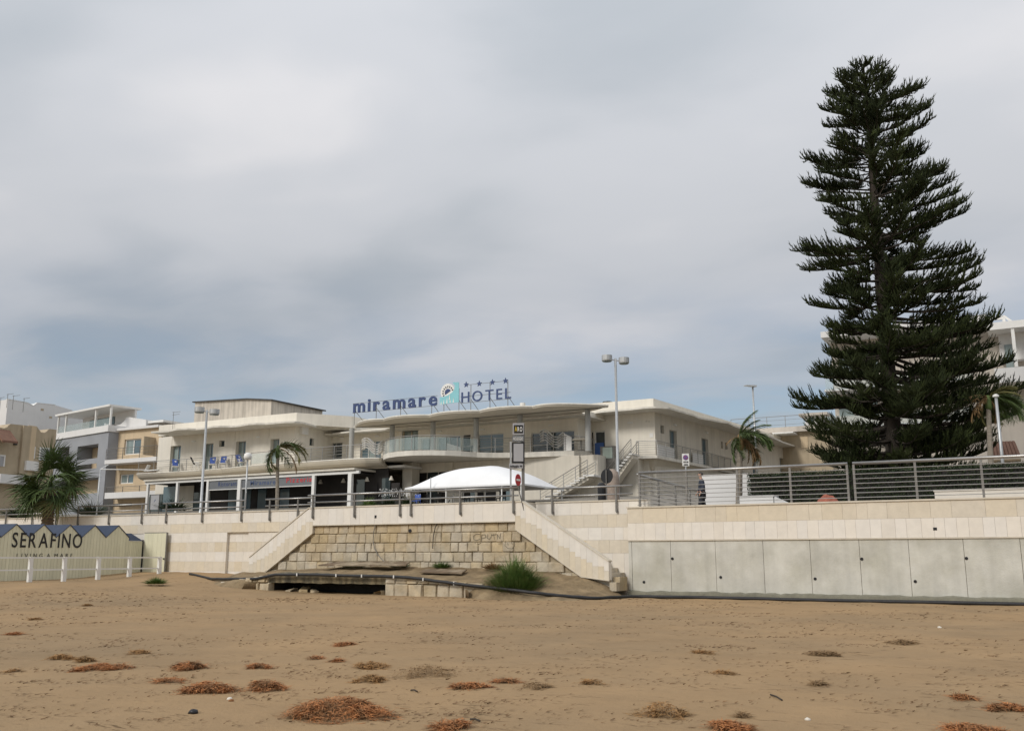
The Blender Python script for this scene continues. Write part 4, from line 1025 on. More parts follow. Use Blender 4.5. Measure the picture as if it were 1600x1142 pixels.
obj('lamp_head', MB().prism([a + Vector((0, 0, .04)), b + Vector((0, 0, .12)), b + Vector((0, 0, -.02)), a + Vector((0, 0, -.02))], (.3, -.2, 0)), M['galv'], T)
# advertising totem
Yt = 36.6
def tp(u, v): return Pd(u, v, Yt)
a, b = tp(797, 780), tp(818, 780); g = 3.1
ey = Vector((-_s, _c, 0)); ex = Vector((_c, _s, 0))
AT = thing('advertising_totem', 'dark double-post advertising sign with a yellow and white ARO panel on top', 'sign', (a.x, a.y, g))
top = tp(818, 660).z
for pt, tz, m_, wd in ((tp(798, 780), tp(798, 690).z, 'galv', .035), (tp(817.5, 780), top, 'steel_dk', .06)):
    obj('post', MB().prism([pt - ex * wd + Vector((0, 0, g - pt.z)), pt + ex * wd + Vector((0, 0, g - pt.z)), pt + ex * wd + Vector((0, 0, tz - pt.z)), pt - ex * wd + Vector((0, 0, tz - pt.z))], ey * wd * 2), M[m_], AT)
def tpanel(name, u0, v0, u1, v1, m, off, th=.05, par=AT):
    p = [tp(u0, v1), tp(u1, v1), tp(u1, v0), tp(u0, v0)]; z0, z1 = p[0].z, p[2].z
    q = [p[0], p[1], Vector((p[1].x, p[1].y, z1)), Vector((p[0].x, p[0].y, z1))]
    return obj(name, MB().prism([k - ey * off for k in q], ey * th), m, par)
tpanel('top_box', 801, 661.5, 818.5, 679.5, M['signgrey'], .10, .16); tpanel('name_panel', 803, 664.5, 817, 677, M['blackp'], .115, .012)
def tletters(s, u0, u1, vb, h, m, off=.13, bold=.02, gap=.15):
    p, q = tp(u0, vb) - ey * off, tp(u1, vb) - ey * off; q.z = p.z; letters(AT, s, p, q, h, m, .01, bold, gap)
tletters('A', 804.2, 808, 674.5, .19, M['yellow']); tletters('RO', 808.6, 816, 674.5, .17, M['white_p'])
tpanel('name_panel', 800.5, 681, 818.5, 690, M['bandgrey'], .09, .12); tletters('NOLEGGIO', 802, 817, 688, .11, M['white_p'], .10, .015, .1)
tpanel('board_frame', 800, 691.5, 819.5, 723.5, M['blackp'], .08, .10); tpanel('board', 802.5, 693.5, 817.5, 721, M['signgrey'], .092, .012)
tpanel('arrow_panel', 795.5, 724.5, 817, 731.8, M['signgrey'], .09, .08); tletters('noleggio', 797, 810.5, 730, .09, M['blackp'], .10, .012, .1)
p = tp(814, 728.2) - ey * .10
obj('arrow', MB().prism([p + ex * .05, p + Vector((0, 0, .045)) - ex * .01, p + Vector((0, 0, .015)) - ex * .01, p - ex * .05 + Vector((0, 0, .015)), p - ex * .05 - Vector((0, 0, .015)), p - ex * .01 - Vector((0, 0, .015)), p - ex * .01 - Vector((0, 0, .045))], -ey * .008), M['blackp'], AT)
# no-entry sign, turned half away
Yn = 36.0
c = Pd(809.3, 749.6, Yn); nd = (Vector((0, 0, EYE)) - c); nd.z = 0; nd.normalize(); nd = Matrix.Rotation(R(62), 3, 'Z') @ nd
NE = thing('road_sign', 'red no-entry disc turned half away on a leaning grey post', 'road sign', (c.x + .2, c.y, 3.1))
def fdisc(mb, c, nd, r, t, n=24):
    a = Vector((-nd.y, nd.x, 0)); return mb.prism([c + a * r * math.cos(2 * math.pi * k / n) + Vector((0, 0, r * math.sin(2 * math.pi * k / n))) for k in range(n)], nd * t)
obj('sign_disc', fdisc(MB(), c, nd, .225, .015), M['red'], NE)
a_ = Vector((-nd.y, nd.x, 0)); f0 = c + nd * .018
obj('white_bar', MB().prism([f0 - a_ * .16 - Vector((0, 0, .035)), f0 + a_ * .16 - Vector((0, 0, .035)), f0 + a_ * .16 + Vector((0, 0, .035)), f0 - a_ * .16 + Vector((0, 0, .035))], nd * .006), M['white_p'], NE)
obj('post', MB().tube([c - nd * .03 + Vector((0, 0, -.15)), Vector((c.x, c.y, 3.1)) + ex * .28 - nd * .03], .025, 6), M['steel_dk'], NE)
# round sign seen from behind
c = Pd(948, 743.8, 43); nd = -(Vector((0, 0, EYE)) - c); nd.z = 0; nd.normalize(); nd = Matrix.Rotation(R(-35), 3, 'Z') @ nd
BS = thing('road_sign', 'round road sign seen from its dark back by the twin lamp post', 'road sign', (c.x, c.y, 3.1))
obj('sign_disc', fdisc(MB(), c, nd, .33, .015), M['blackp'], BS)
obj('post', MB().tube([Vector((c.x, c.y, 3.1)) - nd * .04, Vector((c.x, c.y, c.z + .28)) - nd * .04], .03, 8), M['steel_dk'], BS)
obj('strap', MB().prism([c - nd * .012 + Vector((.02, 0, -.24)), c - nd * .012 + Vector((-.02, 0, -.24)), c - nd * .012 + Vector((-.02, 0, .26)), c - nd * .012 + Vector((.02, 0, .26))], -nd * .02), M['rusty'], BS)
# no parking sign
Yp = 38.0
c = Pd(1071, 718, Yp)
NP = thing('road_sign', 'white rectangular no-parking sign with a blue disc above the railing', 'road sign', (c.x, c.y, 3.1))
def rectp(c, hw, z0, z1, off, t): return MB().prism([c + ex * s - ey * off + Vector((0, 0, z)) for s, z in ((-hw, z0), (hw, z0), (hw, z1), (-hw, z1))], ey * t)
obj('sign_panel', rectp(c, .14, -.26, .24, .05, .015), M['white_p'], NP)
obj('blue_disc', fdisc(MB(), c + Vector((0, 0, .08)) - ey * .052, -ey, .105, .006), M['signblue'], NP)
obj('red_ring', fdisc(MB(), c + Vector((0, 0, .08)) - ey * .059, -ey, .085, .003), M['red'], NP); obj('blue_disc', fdisc(MB(), c + Vector((0, 0, .08)) - ey * .063, -ey, .066, .003), M['signblue'], NP)
obj('red_slash', MB().prism([c + Vector((0, 0, .08)) - ey * .067 + ex * x + Vector((0, 0, z)) for x, z in ((-.06, .045), (-.045, .06), (.06, -.045), (.045, -.06))], -ey * .003), M['red'], NP)
for k, (x0, x1) in enumerate(((-.09, -.04), (-.02, .03), (.05, .10))): obj('printed_mark', MB().prism([c - ey * .052 + ex * x + Vector((0, 0, z)) for x, z in ((x0, -.13), (x1, -.13), (x1, -.07), (x0, -.07))], -ey * .004), M['blackp'], NP)
obj('printed_mark', MB().prism([c - ey * .052 + ex * x + Vector((0, 0, z)) for x, z in ((-.1, -.23), (.1, -.23), (.08, -.18), (-.06, -.18))], -ey * .004), M['blackp'], NP)
obj('post', MB().tube([Vector((c.x, c.y, 3.1)), Vector((c.x, c.y, c.z + .2))], .03, 8), M['galv'], NP)

# ------------------------------------------------------------------ white tent
tx0, tx1, ty0, ty1, tz = -34.7, -26.4, 48.8, 54.4, 5.68
TT = thing('tent', 'large white arched fabric tent behind the parapet', 'tent', ((tx0 + tx1) / 2, (ty0 + ty1) / 2, 4.2))
mb = MB(); n = 26; mm = 14
for j in range(mm + 1):
    for i in range(n + 1):
        s_, t_ = 2 * i / n - 1, 2 * j / mm - 1
        zc_ = 1.30 * (1 - abs(s_) ** 2.5) * (1 - abs(t_) ** 3.0) ** .7 + .10 * math.exp(-(((s_ - .18) / .16) ** 2 + (t_ / .3) ** 2))
        sag = -.06 * (1 - s_ * s_) if abs(t_) > .99 else 0
        mb.v.append((tx0 + (tx1 - tx0) * i / n, ty0 + (ty1 - ty0) * j / mm, tz + zc_ + sag * 0))
mb.f = [(j * (n + 1) + i, j * (n + 1) + i + 1, (j + 1) * (n + 1) + i + 1, (j + 1) * (n + 1) + i) for j in range(mm) for i in range(n)]
obj('canopy', mb, M['white_f'], TT, smooth=True)
obj('valance', MB().box(tx0, tx1, ty0 - .012, ty0 - .002, tz - .10, tz).box(tx1, tx1 + .012, ty0, ty1, tz - .10, tz), M['white_f'], TT)
for x, y in ((tx0 + .1, ty0 + .1), (tx1 - .1, ty0 + .1), (tx1 - .1, ty1 - .1), (tx0 + .1, ty1 - .1), (tx0 + 3.0, ty0 + .1), (tx0 + 6.9, ty0 + .1)):
    obj('pole', MB().tube([(x, y, ground_z(y) - .05), (x, y, tz)], .045, 6), M['white_p'], TT)
obj('mast', MB().tube([(tx0 + 2.1, ty0 - .25, 4.0), (tx0 + 2.1, ty0 - .25, tz + .55)], .03, 6), M['galv'], TT)
# things standing under the tent
def boxes(name, label, cat, m, u0, v0, u1, v1, y, th=.3, group=None, extra=None):
    a, b = Pb(u0, v1, y), Pb(u1, v0, y); g_ = min(ground_z(y), a.z)
    T = thing(name, label, cat, ((a.x + b.x) / 2, y, g_), group); return T, a, b, g_
for k, (u0, u1, v0, m_, lab) in enumerate(((696, 707, 776, 'white_p', 'white menu board with a small black mark under the tent'), (234.5, 249, 773, 'signgrey', 'grey-white notice board with a blue mark beside the veranda'))):
    y = 50.5 if k == 0 else 49.5
    T, a, b, g_ = boxes('notice_board', lab, 'notice board', None, u0, v0, u1, 796, y)
    obj('panel', MB().box(a.x, b.x, y, y + .05, a.z, b.z), M[m_], T)
    obj('frame', MB().box(a.x - .03, a.x - .002, y - .01, y + .06, g_, b.z + .03).box(b.x + .002, b.x + .03, y - .01, y + .06, g_, b.z + .03).box(a.x - .03, b.x + .03, y - .01, y + .06, b.z + .002, b.z + .032), M['steel_dk'], T)
    obj('printed_mark', MB().prism([((a.x + b.x) / 2 + x, y - .008, (a.z + b.z) / 2 + z + .1) for x, z in ((-.08, -.1), (0, -.02), (.1, .08), (.02, .1), (-.03, .02))], (0, .006, 0)), M['navy' if k else 'blackp'], T)
def cafe_chair(x, y, z, m, label, rot=0, group='cafe chairs under the tent'):
    T = thing('chair', label, 'chair', (x, y, z), group); 
    obj('seat', MB().box(x - .22, x + .22, y - .22, y + .22, z + .43, z + .47), m, T)
    obj('backrest', MB().box(x - .22, x + .22, y + .19, y + .23, z + .52, z + .88), m, T)
    for sx_ in (-.2, .2):
        for sy_ in (-.2, .2): obj('leg', MB().box(x + sx_ - .02, x + sx_ + .02, y + sy_ - .02, y + sy_ + .02, z, z + (.43 if sy_ < 0 else .86)), m, T)
for u, lab, m_ in ((650, 'dark blue cafe chair at the left pole of the tent', 'bluefab'), (668, 'black cafe chair under the left half of the tent', 'blackp'), (684, 'black cafe chair left of the white menu board', 'blackp'), (727, 'black cafe chair right of the white menu board', 'blackp'), (748, 'dark cafe chair near the middle of the tent', 'trouser'), (783, 'dark cafe chair under the right end of the tent', 'trouser')):
    p = Pb(u, 790, 50.9); cafe_chair(p.x, 50.9, 4.551, M[m_], lab)
TF = thing('wooden_deck', 'raised floor under the white tent', 'deck', (-30, 51, 4))
obj('boards', MB().box(tx0 - .5, tx1 + .5, ty0 + .2, ty1 + .5, 3.0, 4.55), M['plaster2'], TF)

# ------------------------------------------------------------------ balcony furniture
def deck_chair(u, y, z, label, turn=0.0, recline=.35, m='bluefab'):
    p = Pb(u, 725, y); T = thing('deck_chair', label, 'chair', (p.x, y, z), 'blue beach chairs on the left balcony')
    Rm = Matrix.Rotation(turn, 4, 'Z')
    def X(q): r_ = Rm @ Vector(q); return (r_.x + p.x, r_.y + y, r_.z + z)
    def bar(a, b, r=.022): return MB().tube([X(a), X(b)], r, 5)
    bk = recline
    def hx8(pts): m_ = MB(); m_.v = [X(q) for q in pts]; m_.f = [(3, 2, 1, 0), (4, 5, 6, 7), (0, 1, 5, 4), (1, 2, 6, 5), (2, 3, 7, 6), (3, 0, 4, 7)]; return m_
    obj('seat', hx8([(-.24, -.25, .36), (.24, -.25, .36), (.24, .22, .32), (-.24, .22, .32), (-.24, -.25, .40), (.24, -.25, .40), (.24, .22, .36), (-.24, .22, .36)]), M['white_p'], T)
    obj('backrest', hx8([(-.23, .2, .40), (.23, .2, .40), (.23, .24, .40), (-.23, .24, .40), (-.23, .2 + bk, 1.02), (.23, .2 + bk, 1.02), (.23, .24 + bk, 1.02), (-.23, .24 + bk, 1.02)]), M[m], T)
    obj('headrest_print', hx8([(-.10, .186 + bk * .6, .72), (.12, .186 + bk * .6, .76), (.12, .195 + bk * .6, .76), (-.10, .195 + bk * .6, .72), (-.08, .18 + bk * .8, .86), (.10, .18 + bk * .8, .90), (.10, .19 + bk * .8, .90), (-.08, .19 + bk * .8, .86)]), M['white_p'], T)
    for s_ in (-.26, .26):
        obj('leg', bar((s_, -.25, 0), (s_, .05, .56)), M['white_p'], T); obj('leg', bar((s_, .3, 0), (s_, -.12, .56)), M['white_p'], T)
        obj('armrest', bar((s_, -.2, .57), (s_, .25, .57), .026), M['white_p'], T)
    return T
deck_chair(274, 56.6, 8.62, 'blue beach chair facing the sea in front of the leftmost balcony door', .95)
deck_chair(308, 56.6, 8.62, 'beach chair turned sideways between the first two balcony doors', 2.1, m='trouser')
deck_chair(331.5, 56.7, 8.62, 'blue beach chair below the small window, left one of the close pair', .72)
deck_chair(347.5, 56.7, 8.62, 'blue beach chair below the small window, right one of the close pair', .62)
deck_chair(378, 56.6, 8.62, 'blue reclining beach chair beside the slim lamp pole on the balcony', 1.3, .6)
T_, = (thing('sunbed', 'white folded sunbed frame lying at the left end of the balcony', 'sunbed', tuple(Pb(236, 733, 56.6))),)
p = Pb(236, 735, 56.6)
obj('frame', MB().tube([(p.x - .9, 56.6, 8.75), (p.x + .9, 56.6, 8.78)], .03, 5).tube([(p.x - .9, 57.0, 8.75), (p.x + .9, 57.0, 8.78)], .03, 5), M['white_p'], T_)
obj('bed', MB().box(p.x - .85, p.x + .6, 56.63, 56.97, 8.80, 8.83), M['white_p'], T_)
obj('backrest', MB().prism([(p.x - .85, 56.63, 8.83), (p.x - .55, 56.63, 9.3), (p.x - .5, 56.63, 9.28), (p.x - .8, 56.63, 8.83)], (0, .34, 0)), M['white_p'], T_)
def lounger_stack(u0, u1, vb, y, n, where, dz=.15):
    a, b = Pb(u0, vb, y), Pb(u1, vb, y); wd = b.x - a.x; g_ = 'stacked white loungers ' + where
    first = None
    for k in range(n):
        pts = []
        for i in range(21):
            q = i / 20; z = .30 * math.sin(q * 2 * math.pi * 1.0 + .35) * (1 - .25 * q) + .12 * (1 - q)
            pts.append((a.x + wd * q, z))
        bz = a.z + .32 + dz * k
        T = thing('sun_lounger', ('lowest' if k == 0 else 'topmost' if k == n - 1 else ('', 'second', 'third', 'fourth')[k] + ' from bottom') + ' white wavy lounger in the stack ' + where, 'sun lounger', (a.x, y, bz), g_)
        obj('bed', MB().prism([(x, y, bz + z) for x, z in pts] + [(x, y, bz + z + .04) for x, z in reversed(pts)], (0, .34, 0)), M['white_p'], T)
        for q in (3, 16): obj('leg', MB().box(pts[q][0] - .02, pts[q][0] + .02, y + .02, y + .06, bz + pts[q][1] - .12, bz + pts[q][1] - .005), M['white_p'], T)
lounger_stack(564, 597, 713, 59.9, 5, 'left of the glass balcony', .185)
lounger_stack(843, 879, 703, 60.6, 5, 'on the right-hand balcony', .185)
a, b = Pb(881, 703, 60.2), Pb(893, 703, 60.2)
solo('privacy_screen', MB().prism([(a.x, 60.2, 8.8), (b.x, 60.2, 8.8), (b.x, 60.2, 9.75), (a.x, 60.2, 10.05)], (0, .04, 0)), M['white_p'], 'white slanted screen beside the right stack of loungers', 'screen')
a, b = Pb(698, 703, 60.4), Pb(720, 703, 60.4)
solo('privacy_screen', MB().prism([(a.x, 60.4, 8.8), (b.x, 60.4, 8.8), (b.x, 60.4, 9.55), (a.x, 60.4, 9.95)], (0, .04, 0)), M['white_p'], 'white slanted screen on the middle balcony in front of the sliding window', 'screen')
for u, lab in ((737, 'dark round table on the middle balcony beside the dark door'), (908, 'small round table at the right end of the balcony')):
    p = Pb(u, 700, 60.3); T = thing('table', lab, 'table', (p.x, 60.3, ZB))
    obj('table_top', MB().lathe((p.x, 60.3, ZB + .72), [(.62, 0), (.62, .04)], 18), M['steel_dk' if u < 800 else 'plaster2'], T); obj('pedestal', MB().lathe((p.x, 60.3, ZB), [(.25, 0), (.25, .03), (.05, .05), (.05, .72)], 10), M['steel_dk'], T)

# ------------------------------------------------------------------ low white walls, tarpaulin, hessian stump behind the railing
def at(u, v, Y): return Pd(u, v, Y)
a, b = Pd(1096, 778, 41), Pd(1165, 778, 41)
y = 40.5; a, b, c, d = Pb(1096, 741, y), Pb(1163, 738.5, y), Pb(1172, 739, y), Pb(1236, 781, y)
solo('low_wall', MB().prism([(a.x, y, 3.1), (d.x, y, 3.1), (d.x, y, 3.25), (c.x, y, c.z), (a.x, y, c.z)], (0, .35, 0)), M['house_w'], 'white plastered wall sloping down beside the hedge', 'wall')
y = 37.2; a, b = Pb(1154, 777, y), Pb(1208, 777, y)
solo('bench', MB().box(a.x, b.x, y, y + .75, 3.1, a.z).box(a.x - .03, b.x + .03, y - .03, y + .78, a.z + .002, a.z + .06).prism([(b.x + .032, y + .02, 3.1), (b.x + 1.0, y + .4, 3.1), (b.x + 1.0, y + .4, 3.28), (b.x + .032, y + .02, a.z)], (0, .3, 0)), M['house_w'], 'low white masonry bench at the foot of the palm', 'bench')
y = 35.6; a, b = Pb(1460, 768, y), Pb(1700, 768, y)
solo('planter', MB().box(a.x, b.x, y, y + .8, 3.1, a.z).box(a.x - .03, b.x, y - .03, y + .83, a.z + .002, a.z + .06), M['tile_w'], 'long low white planter edge behind the railing at the right', 'planter')
p = Pb(1293, 780, 34.3)
mb = MB(); n = 18
for j in range(n + 1):
    for i in range(n + 1):
        s_, t_ = 2 * i / n - 1, 2 * j / n - 1; rr = math.hypot(s_, t_)
        h = max(0, 1 - rr ** 2) ** .7 * .46 + .10 * mn.noise(Vector((s_ * 3, t_ * 3, 2))) * max(0, 1 - rr) 
        mb.v.append((p.x + s_ * .46, 34.3 + t_ * .45, 3.12 + max(0, h) + (.05 * mn.noise(Vector((s_ * 7, t_ * 7, 5))) if rr < .8 else 0)))
mb.f = [(j * (n + 1) + i, j * (n + 1) + i + 1, (j + 1) * (n + 1) + i + 1, (j + 1) * (n + 1) + i) for j in range(n) for i in range(n)]
solo('tarpaulin', mb, M['tarp'], 'crumpled reddish tarpaulin heap behind the railing in front of the hedge', 'tarpaulin')
p = Pd(957, 775, 45)
solo('wrapped_column', MB().lathe((p.x, p.y, 3.1), [(.33, 0), (.36, .5), (.33, 1.2), (.35, 1.8), (.30, 2.3), (.12, 2.45)], 14), M['stump'], 'stocky pinkish wrapped trunk stump behind the lamp post', 'stump', smooth=True)
solo('rubbish_bin', MB().lathe((p.x - .42, p.y - .3, 3.1), [(.16, 0), (.18, .9), (.2, 1.7), (.1, 1.8)], 12), M['blackp'], 'slim black bin beside the pinkish stump', 'bin')
# white awning frame at the left edge
y = 46.5; a, b = Pb(-60, 757, y), Pb(17, 757, y)
T = thing('kiosk', 'white framed kiosk with a dark interior cut by the left edge', 'kiosk', (b.x, y, 3.2))
obj('post', MB().box(b.x - .35, b.x - .12, y, y + .2, 3.1, b.z - .28), M['white_p'], T); obj('beam', MB().box(a.x, b.x, y - .03, y + .25, b.z - .28, b.z), M['white_p'], T)
obj('back_wall', MB().box(a.x, b.x - .2, y + .8, y + .9, 3.1, b.z - .3), M['dark'], T)
obj('counter', MB().box(a.x, b.x - .5, y + .3, y + .6, 3.1, 3.9), M['terra'], T)
# ------------------------------------------------------------------ houses on the left
def simple_house(name, label, m, x0, x1, y0, y1, z1, z0=3.0):
    T = thing(name, label, 'house', ((x0 + x1) / 2, y0, z0)); return T
# white block behind: its right-hand side faces us
Xw = -88.0
T = thing('white_house', 'plain white block of flats behind the beige house at far left', 'house', (Xw, 66, 3))
pw = [Px(u, v, Xw) for u, v in ((12.5, 624), (43, 629.5), (52, 634.5), (58, 630), (86, 632.8), (112, 640.5), (116.5, 645.5), (128, 641), (150, 643), (162, 651), (190, 668))]
poly = [(Xw, p.y, p.z) for p in pw]
obj('wall', MB().prism([(Xw, poly[0][1], 3.0)] + poly + [(Xw, poly[-1][1], 3.0)], (-9, 0, 0)), M['house_w'], T)
obj('parapet_cap', MB().prism([(Xw + .02, p[1], p[2] + .01) for p in poly[:5]] + [(Xw + .02, p[1], p[2] + .07) for p in reversed(poly[:5])], (-.3, 0, 0)), M['white_p'], T)
for u, v in ((79, 652), (66, 640)):
    p = Px(u, v, Xw); obj('vent', MB().box(Xw - .01, Xw + .03, p.y - .15, p.y + .15, p.z - .1, p.z + .1), M['house_b'], T)
# beige house with the curved parapet
Xb = -66.0
T = thing('beige_house', 'beige house with a curved notched parapet behind the fan palm', 'house', (Xb, 55, 3))
pb = [Px(u, v, Xb) for u, v in ((-12, 663.5), (0, 667.6), (6, 669), (11, 667.5), (14, 663.8), (17, 662.2), (40, 664.6), (41, 666.5), (58, 666.8), (61, 671), (64, 675), (69, 676), (73, 674), (76, 670.5), (79, 670), (88.7, 671.5))]
poly = [(Xb, p.y, p.z) for p in pb]
obj('wall', MB().prism([(Xb, poly[0][1], 2.5)] + poly + [(Xb, poly[-1][1], 2.5)], (-7, 0, 0)), M['house_b'], T)
for u in (38.5, 47):
    p = Px(u, 700, Xb); obj('pilaster', MB().box(Xb + .003, Xb + (.12 if u > 40 else .17), p.y - .35, p.y + .3, 3, Px(u, 665, Xb).z), M['house_o' if u > 40 else 'house_b'], T)
for (u0, v0, u1, v1) in ((46.5, 700, 53, 716), (61.5, 702, 77, 719), (-2, 713, 6, 728)):
    a, b = Px(u0, v1, Xb), Px(u1, v0, Xb)
    w_ = obj('window', MB().box(Xb + .005, Xb + .06, a.y - .1, a.y, a.z, b.z).box(Xb + .005, Xb + .06, b.y, b.y + .1, a.z, b.z).box(Xb + .005, Xb + .06, a.y - .1, b.y + .1, b.z + .002, b.z + .1), M['white_p'], T)
    obj('shutter', MB().box(Xb + .004, Xb + .03, a.y + .01, b.y - .01, a.z, b.z - .01), M['signgrey'], w_)
p = Px(45.5, 729, Xb); obj('air_conditioner', MB().box(Xb + .005, Xb + .4, p.y - .5, p.y + .5, p.z - .3, p.z + .4), M['white_p'], T)
p = Px(23, 692, Xb); obj('wall_lamp', MB().box(Xb + .004, Xb + .15, p.y - .12, p.y + .12, p.z - .15, p.z + .15), M['blackp'], T)
a, b = Px(-10, 680, Xb), Px(15, 677.5, Xb); obj('tiled_canopy', MB().prism([(Xb + .004, a.y, a.z + .5), (Xb + 1.1, a.y, a.z - .4), (Xb + 1.1, a.y, a.z - .55), (Xb + .004, a.y, a.z + .2)], (0, b.y - a.y, 0)), M['terra'], T)
a, b = Px(-10, 745, Xb), Px(45, 746, Xb); obj('ledge', MB().box(Xb + .004, Xb + .8, a.y, b.y, a.z - .45, a.z + .2), M['house_w'], T)
# grey and white terraced house, turned a little
A, B = Pd(86, 700, 93.5), Pd(168, 700, 87)
fg = face_line((A.x, A.y), (B.x, B.y)); A = Vector((A.x, A.y, 0)); B = Vector((B.x, B.y, 0)); tg = (B - A).normalized()
def gs(u, v): p = Pl(u, v, A, B); return ((p - A).dot(tg), p.z)
T = thing('terraced_house', 'grey and white house with a glazed roof terrace and open loggias', 'house', (A.x, A.y, 3))
Lg = (B - A).length
def rect(u0, v0, u1, v1): a, b = gs(u0, v1), gs(u1, v0); return a[0], b[0], a[1], b[1]
z1 = gs(86, 687.5)[1]
log = [rect(118, 693, 154, 735), rect(88, 697, 109, 735), rect(88, 745, 154, 775)]; log = [(max(a, .2), min(b, Lg - .2), c, d) for a, b, c, d in log]
obj('wall', wall(MB(), fg, 0, Lg, 3, z1, log, .3, 1.6), M['house_g'], T)
for d in log: obj('loggia_back', fbox(MB(), fg, d[0] + .01, d[1] - .01, d[2] + .01, d[3] - .01, 1.5, 1.55), M['house_o'], T)
for (u0, v0, u1, v1) in ((128, 704, 138, 726),):
    a = rect(u0, v0, u1, v1); obj('window', fbox(MB(), fg, a[0], a[1], a[2], a[3], 1.42, 1.49), M['glass_c'], T)
a = rect(112, 715, 153, 728); obj('balustrade', fbox(MB(), fg, a[0], a[1], a[2], a[3], .05, .1), M['house_g'], T)
q0 = gs(86, 688); q1 = gs(165, 674)
obj('cornice', fbox(MB(), fg, -.1, Lg + .1, z1 + .003, z1 + .6, -.15, 3), M['house_w'], T)
zt = z1 + .6
obj('terrace_wall', fbox(MB(), fg, .3, Lg, zt, zt + 1.75, 2.4, 2.6), M['house_w'], T)
for s_ in (0.0, 1.6, Lg * .72, Lg - .1): obj('terrace_post', fbox(MB(), fg, s_, s_ + .16, zt, zt + 1.75, .0, .16), M['white_p'], T)
a = gs(100, 658); b = gs(140, 658)
obj('terrace_window', fbox(MB(), fg, a[0] + .6, b[0] + .2, zt + .2, zt + 1.4, 2.3, 2.38), M['glass_b'], T)
obj('terrace_roof', fbox(MB(), fg, -.2, Lg + .1, zt + 1.753, zt + 1.93, -.2, 3.0), M['white_p'], T)
obj('glass_balustrade', fbox(MB(), fg, .2, Lg - .1, zt, zt + .7, .05, .08), M['glass_p'], T)
# beige apartments touching the hotel
YB = 59.0
a, b = Pb(163, 700, YB), Pb(247, 700, YB)
fb = face_front(YB)
T = thing('apartment_house', 'warm beige apartment house with balconies left of the hotel', 'house', (a.x, YB, 3))
zt = Pb(205, 672, YB).z
wins = [hole(193, 684.5, 221, 711, YB), hole(186, 739.5, 209, 756, YB)]
obj('wall', wall(MB(), fb, a.x, b.x + .3, 3, zt, wins, .25, .25), M['house_o'], T)
for w_ in wins: window(T, fb, *w_, n=2, depth=.2, g=['glass_c', 'glass_b'], fm='white_p', fr=.1)
obj('roof_edge', MB().box(a.x - .1, b.x + .2, YB - .35, YB + .5, zt + .003, zt + .22), M['house_w'], T)
pc = [Pb(u, v, YB + .6) for u, v in ((163, 671), (163, 661), (168, 664), (180, 665), (188, 663), (194, 658), (197, 653), (201, 651.5), (228, 655.5), (228, 671))]
obj('roof_parapet', MB().prism([(p.x, YB + .6, p.z) for p in pc], (0, 3, 0)), M['house_w'], T)
p, q_ = Pb(230, 671, YB + 1), Pb(258, 656, YB + 1)
obj('roof_shelter', MB().box(p.x, q_.x, YB + .8, YB + 4, q_.z - .2, q_.z), M['white_p'], T); obj('shelter_back', MB().box(p.x, q_.x, YB + 3, YB + 3.2, p.z, q_.z - .21), M['dark'], T)
for v0, v1 in ((713, 725), (766, 779)):
    p, q_ = Pb(163, v1, YB - 1.4), Pb(244, v0, YB - 1.4)
    obj('balcony_front', MB().box(p.x, q_.x, YB - 1.4, YB - 1.25, p.z, q_.z), M['house_w'], T); obj('balcony_floor', MB().box(p.x, q_.x, YB - 1.24, YB - .002, p.z, p.z + .15), M['house_w'], T)
    s_ = [Vector((p.x + .05, YB - 1.32, q_.z)), Vector((q_.x - .05, YB - 1.32, q_.z))]; railing(T, s_, 1.0 if v0 < 740 else .5, 3, 2.0, 'steel_dk')
obj('side_screen', MB().box(b.x - .5, b.x - .4, YB - 1.24, YB - .01, Pb(240, 712, YB).z, Pb(240, 684, YB).z), M['house_b'], T)
p, q_ = Pb(165, 795, YB - .05), Pb(205, 786, YB - .05); obj('vent_strip', MB().box(Pb(177, 790, YB).x, Pb(206, 790, YB).x, YB - .02, YB + .0, p.z + .2, q_.z), M['blackp'], T)
# slim white post with brace left of the veranda
T, p = pole_thing('awning_post', 'thin white awning post with a slanted brace in front of the beige apartments', 'post', 157, 733, 58, .045)
q_ = Pd(230, 734, 58.5); obj('crossbar', MB().tube([p, (q_.x, q_.y, p.z)], .03, 5), M['white_p'], T); r_ = Pd(169, 726, 60); obj('brace', MB().tube([p, r_], .03, 5), M['white_p'], T)
# aerials
def aerial(label, u, vt, vb, Y, n=3, wd=.9):
    p, q_ = Pd(u, vt, Y), Pd(u, vb, Y); T = thing('tv_aerial', label, 'aerial', tuple(q_), 'television aerials on the roofs')
    obj('mast', MB().tube([(p.x, p.y, q_.z - .8), tuple(p)], .025, 4), M['steel_dk'], T)
    for k in range(n):
        z = p.z - .05 - k * .22; d = ex * (wd * (1 - .12 * k)); obj('element', MB().tube([Vector((p.x, p.y, z)) - d * .2, Vector((p.x, p.y, z)) + d + Vector((0, 0, .08))], .016, 4), M['steel_dk'], T)
aerial('thin television aerial above the roof left of the stained penthouse', 271.5, 643.5, 656, 82, 2, .6)
aerial('tallest television aerial on the white block at far left', 12.5, 615.5, 623, 82, 1, .5)
aerial('television aerial in the middle of the white roof', 21.5, 618, 626, 83, 1, .55)
aerial('television aerial at the right of the white roof notch', 38, 622, 630, 84, 1, .5)
aerial('low television aerial at the left edge of the picture', 1.5, 621, 628, 82, 1, .3)

